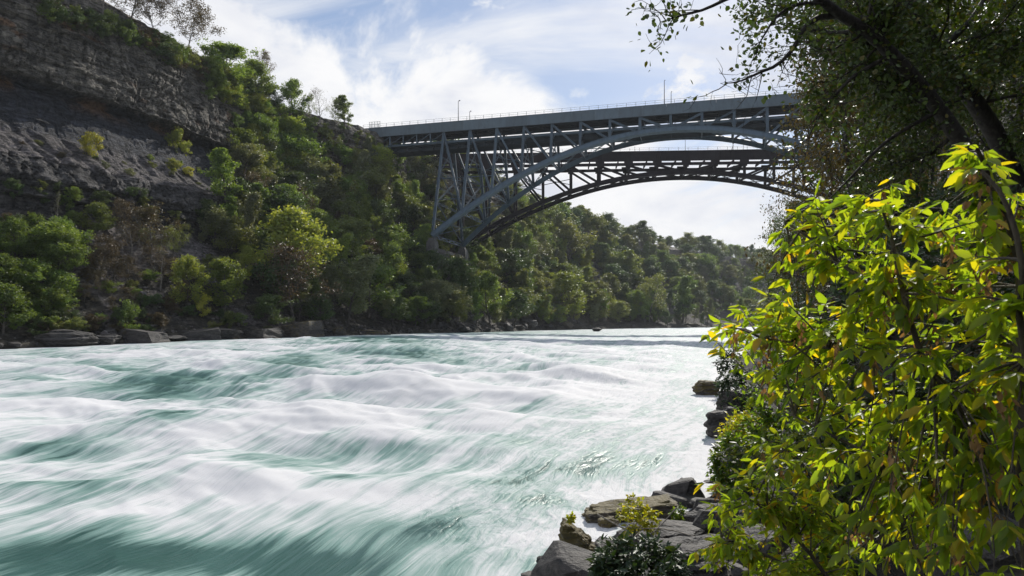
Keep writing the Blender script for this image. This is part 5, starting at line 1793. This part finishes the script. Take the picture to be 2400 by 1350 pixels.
big_tree('leaning_tree', 'second dark leaning trunk just right of the first, deeper in the wood', [(2400, 480, 21), (2340, 330, 20.5), (2270, 220, 20), (2190, 110, 19.5), (2140, 20, 19), (2110, -80, 18.6)], .3, .12,
         [([(2200, 120, 19.6), (2280, 40, 19.8), (2330, -50, 20)], .12, .04, 1.0), ([(2270, 225, 20), (2180, 260, 19.5), (2100, 320, 19.2), (2050, 400, 19)], .08, .01, .9)], 52, .11, 7, ML_MAPLE, extra=34, spread=4.0, zmax=15)

# finer-leaved trees deeper in the right-hand wood
FINE = [make_tree('fine', 130 + i, 17, 5.2, .26, .08, 30, .19, 15000, clump=1.0, twigs=5, twig_tubes=True, up_bias=.2) for i in range(3)]
TREES['fine'] = FINE
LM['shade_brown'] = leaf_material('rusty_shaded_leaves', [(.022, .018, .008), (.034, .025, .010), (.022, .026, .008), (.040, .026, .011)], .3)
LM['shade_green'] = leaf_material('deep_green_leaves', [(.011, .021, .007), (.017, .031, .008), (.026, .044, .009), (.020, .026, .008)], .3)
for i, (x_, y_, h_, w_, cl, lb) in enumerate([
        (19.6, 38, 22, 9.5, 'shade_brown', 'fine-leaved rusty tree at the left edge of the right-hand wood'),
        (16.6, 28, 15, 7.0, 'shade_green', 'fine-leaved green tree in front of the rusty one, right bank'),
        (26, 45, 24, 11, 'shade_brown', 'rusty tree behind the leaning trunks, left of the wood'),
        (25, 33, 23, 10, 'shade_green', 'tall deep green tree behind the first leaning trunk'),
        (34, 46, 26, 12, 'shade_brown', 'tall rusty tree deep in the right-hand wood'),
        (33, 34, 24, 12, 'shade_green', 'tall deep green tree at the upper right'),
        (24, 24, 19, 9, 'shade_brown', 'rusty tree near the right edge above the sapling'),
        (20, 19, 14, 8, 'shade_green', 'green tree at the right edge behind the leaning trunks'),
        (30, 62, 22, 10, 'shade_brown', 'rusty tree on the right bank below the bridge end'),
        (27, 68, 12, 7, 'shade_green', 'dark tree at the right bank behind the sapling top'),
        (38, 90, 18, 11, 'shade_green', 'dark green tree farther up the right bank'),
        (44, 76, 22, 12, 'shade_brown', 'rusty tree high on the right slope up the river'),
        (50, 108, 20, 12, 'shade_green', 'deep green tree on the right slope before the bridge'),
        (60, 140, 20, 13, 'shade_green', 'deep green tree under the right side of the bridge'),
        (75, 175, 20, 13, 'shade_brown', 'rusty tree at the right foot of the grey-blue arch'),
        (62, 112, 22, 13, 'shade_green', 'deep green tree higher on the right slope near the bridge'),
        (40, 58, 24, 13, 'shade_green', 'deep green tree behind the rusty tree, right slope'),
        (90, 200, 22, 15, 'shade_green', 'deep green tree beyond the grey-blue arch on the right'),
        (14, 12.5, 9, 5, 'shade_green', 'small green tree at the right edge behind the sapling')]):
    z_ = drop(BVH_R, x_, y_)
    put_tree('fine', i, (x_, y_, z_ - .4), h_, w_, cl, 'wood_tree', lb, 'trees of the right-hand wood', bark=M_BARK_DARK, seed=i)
# undergrowth on the right slope
ru = random.Random(4)
for i in range(46):
    t_ = ru.uniform(2.5, 9.5)
    q = catmull(RSH, np.array([t_]))[0]
    d_ = ru.uniform(4, 22)
    x_, y_ = q[0] + .91 * d_, q[1] - .41 * d_ + ru.uniform(-1, 1)
    if y_ < 7 or x_ / y_ < .42 or x_ / y_ > .95:
        continue
    z_ = drop(BVH_R, x_, y_)
    h_ = ru.uniform(1.2, 2.6) * (1 if y_ < 25 else 1.6)
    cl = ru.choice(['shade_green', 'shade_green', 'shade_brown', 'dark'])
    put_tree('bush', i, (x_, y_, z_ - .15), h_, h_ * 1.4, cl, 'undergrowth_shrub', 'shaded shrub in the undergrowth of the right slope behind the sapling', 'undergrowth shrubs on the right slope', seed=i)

# ------------------------------------------------------------------ thin autumn haze filling the gorge
m_haze = bpy.data.materials.new('haze_air')
m_haze.use_nodes = True
t = NT(m_haze.node_tree)
t.n.clear()
out = t.add('ShaderNodeOutputMaterial')
pv = t.add('ShaderNodeVolumePrincipled', {'Color': rgb(.86, .92, 1.0), 'Density': 0.0001, 'Anisotropy': 0.25})
t.l.new(pv.outputs[0], out.inputs['Volume'])
hx0, hx1, hy0, hy1, hz0, hz1 = -6100., 6100., -3100., 9100., -5.2, 125.
hv = np.array([(x, y, z) for z in (hz0, hz1) for x, y in ((hx0, hy0), (hx1, hy0), (hx1, hy1), (hx0, hy1))], float)
hf = np.array([(0, 3, 2, 1), (4, 5, 6, 7), (0, 1, 5, 4), (1, 2, 6, 5), (2, 3, 7, 6), (3, 0, 4, 7)])
link('haze', np_mesh('haze', hv, hf, m_haze, False), None, 'thin pale haze filling the gorge', 'haze', None, 'stuff')
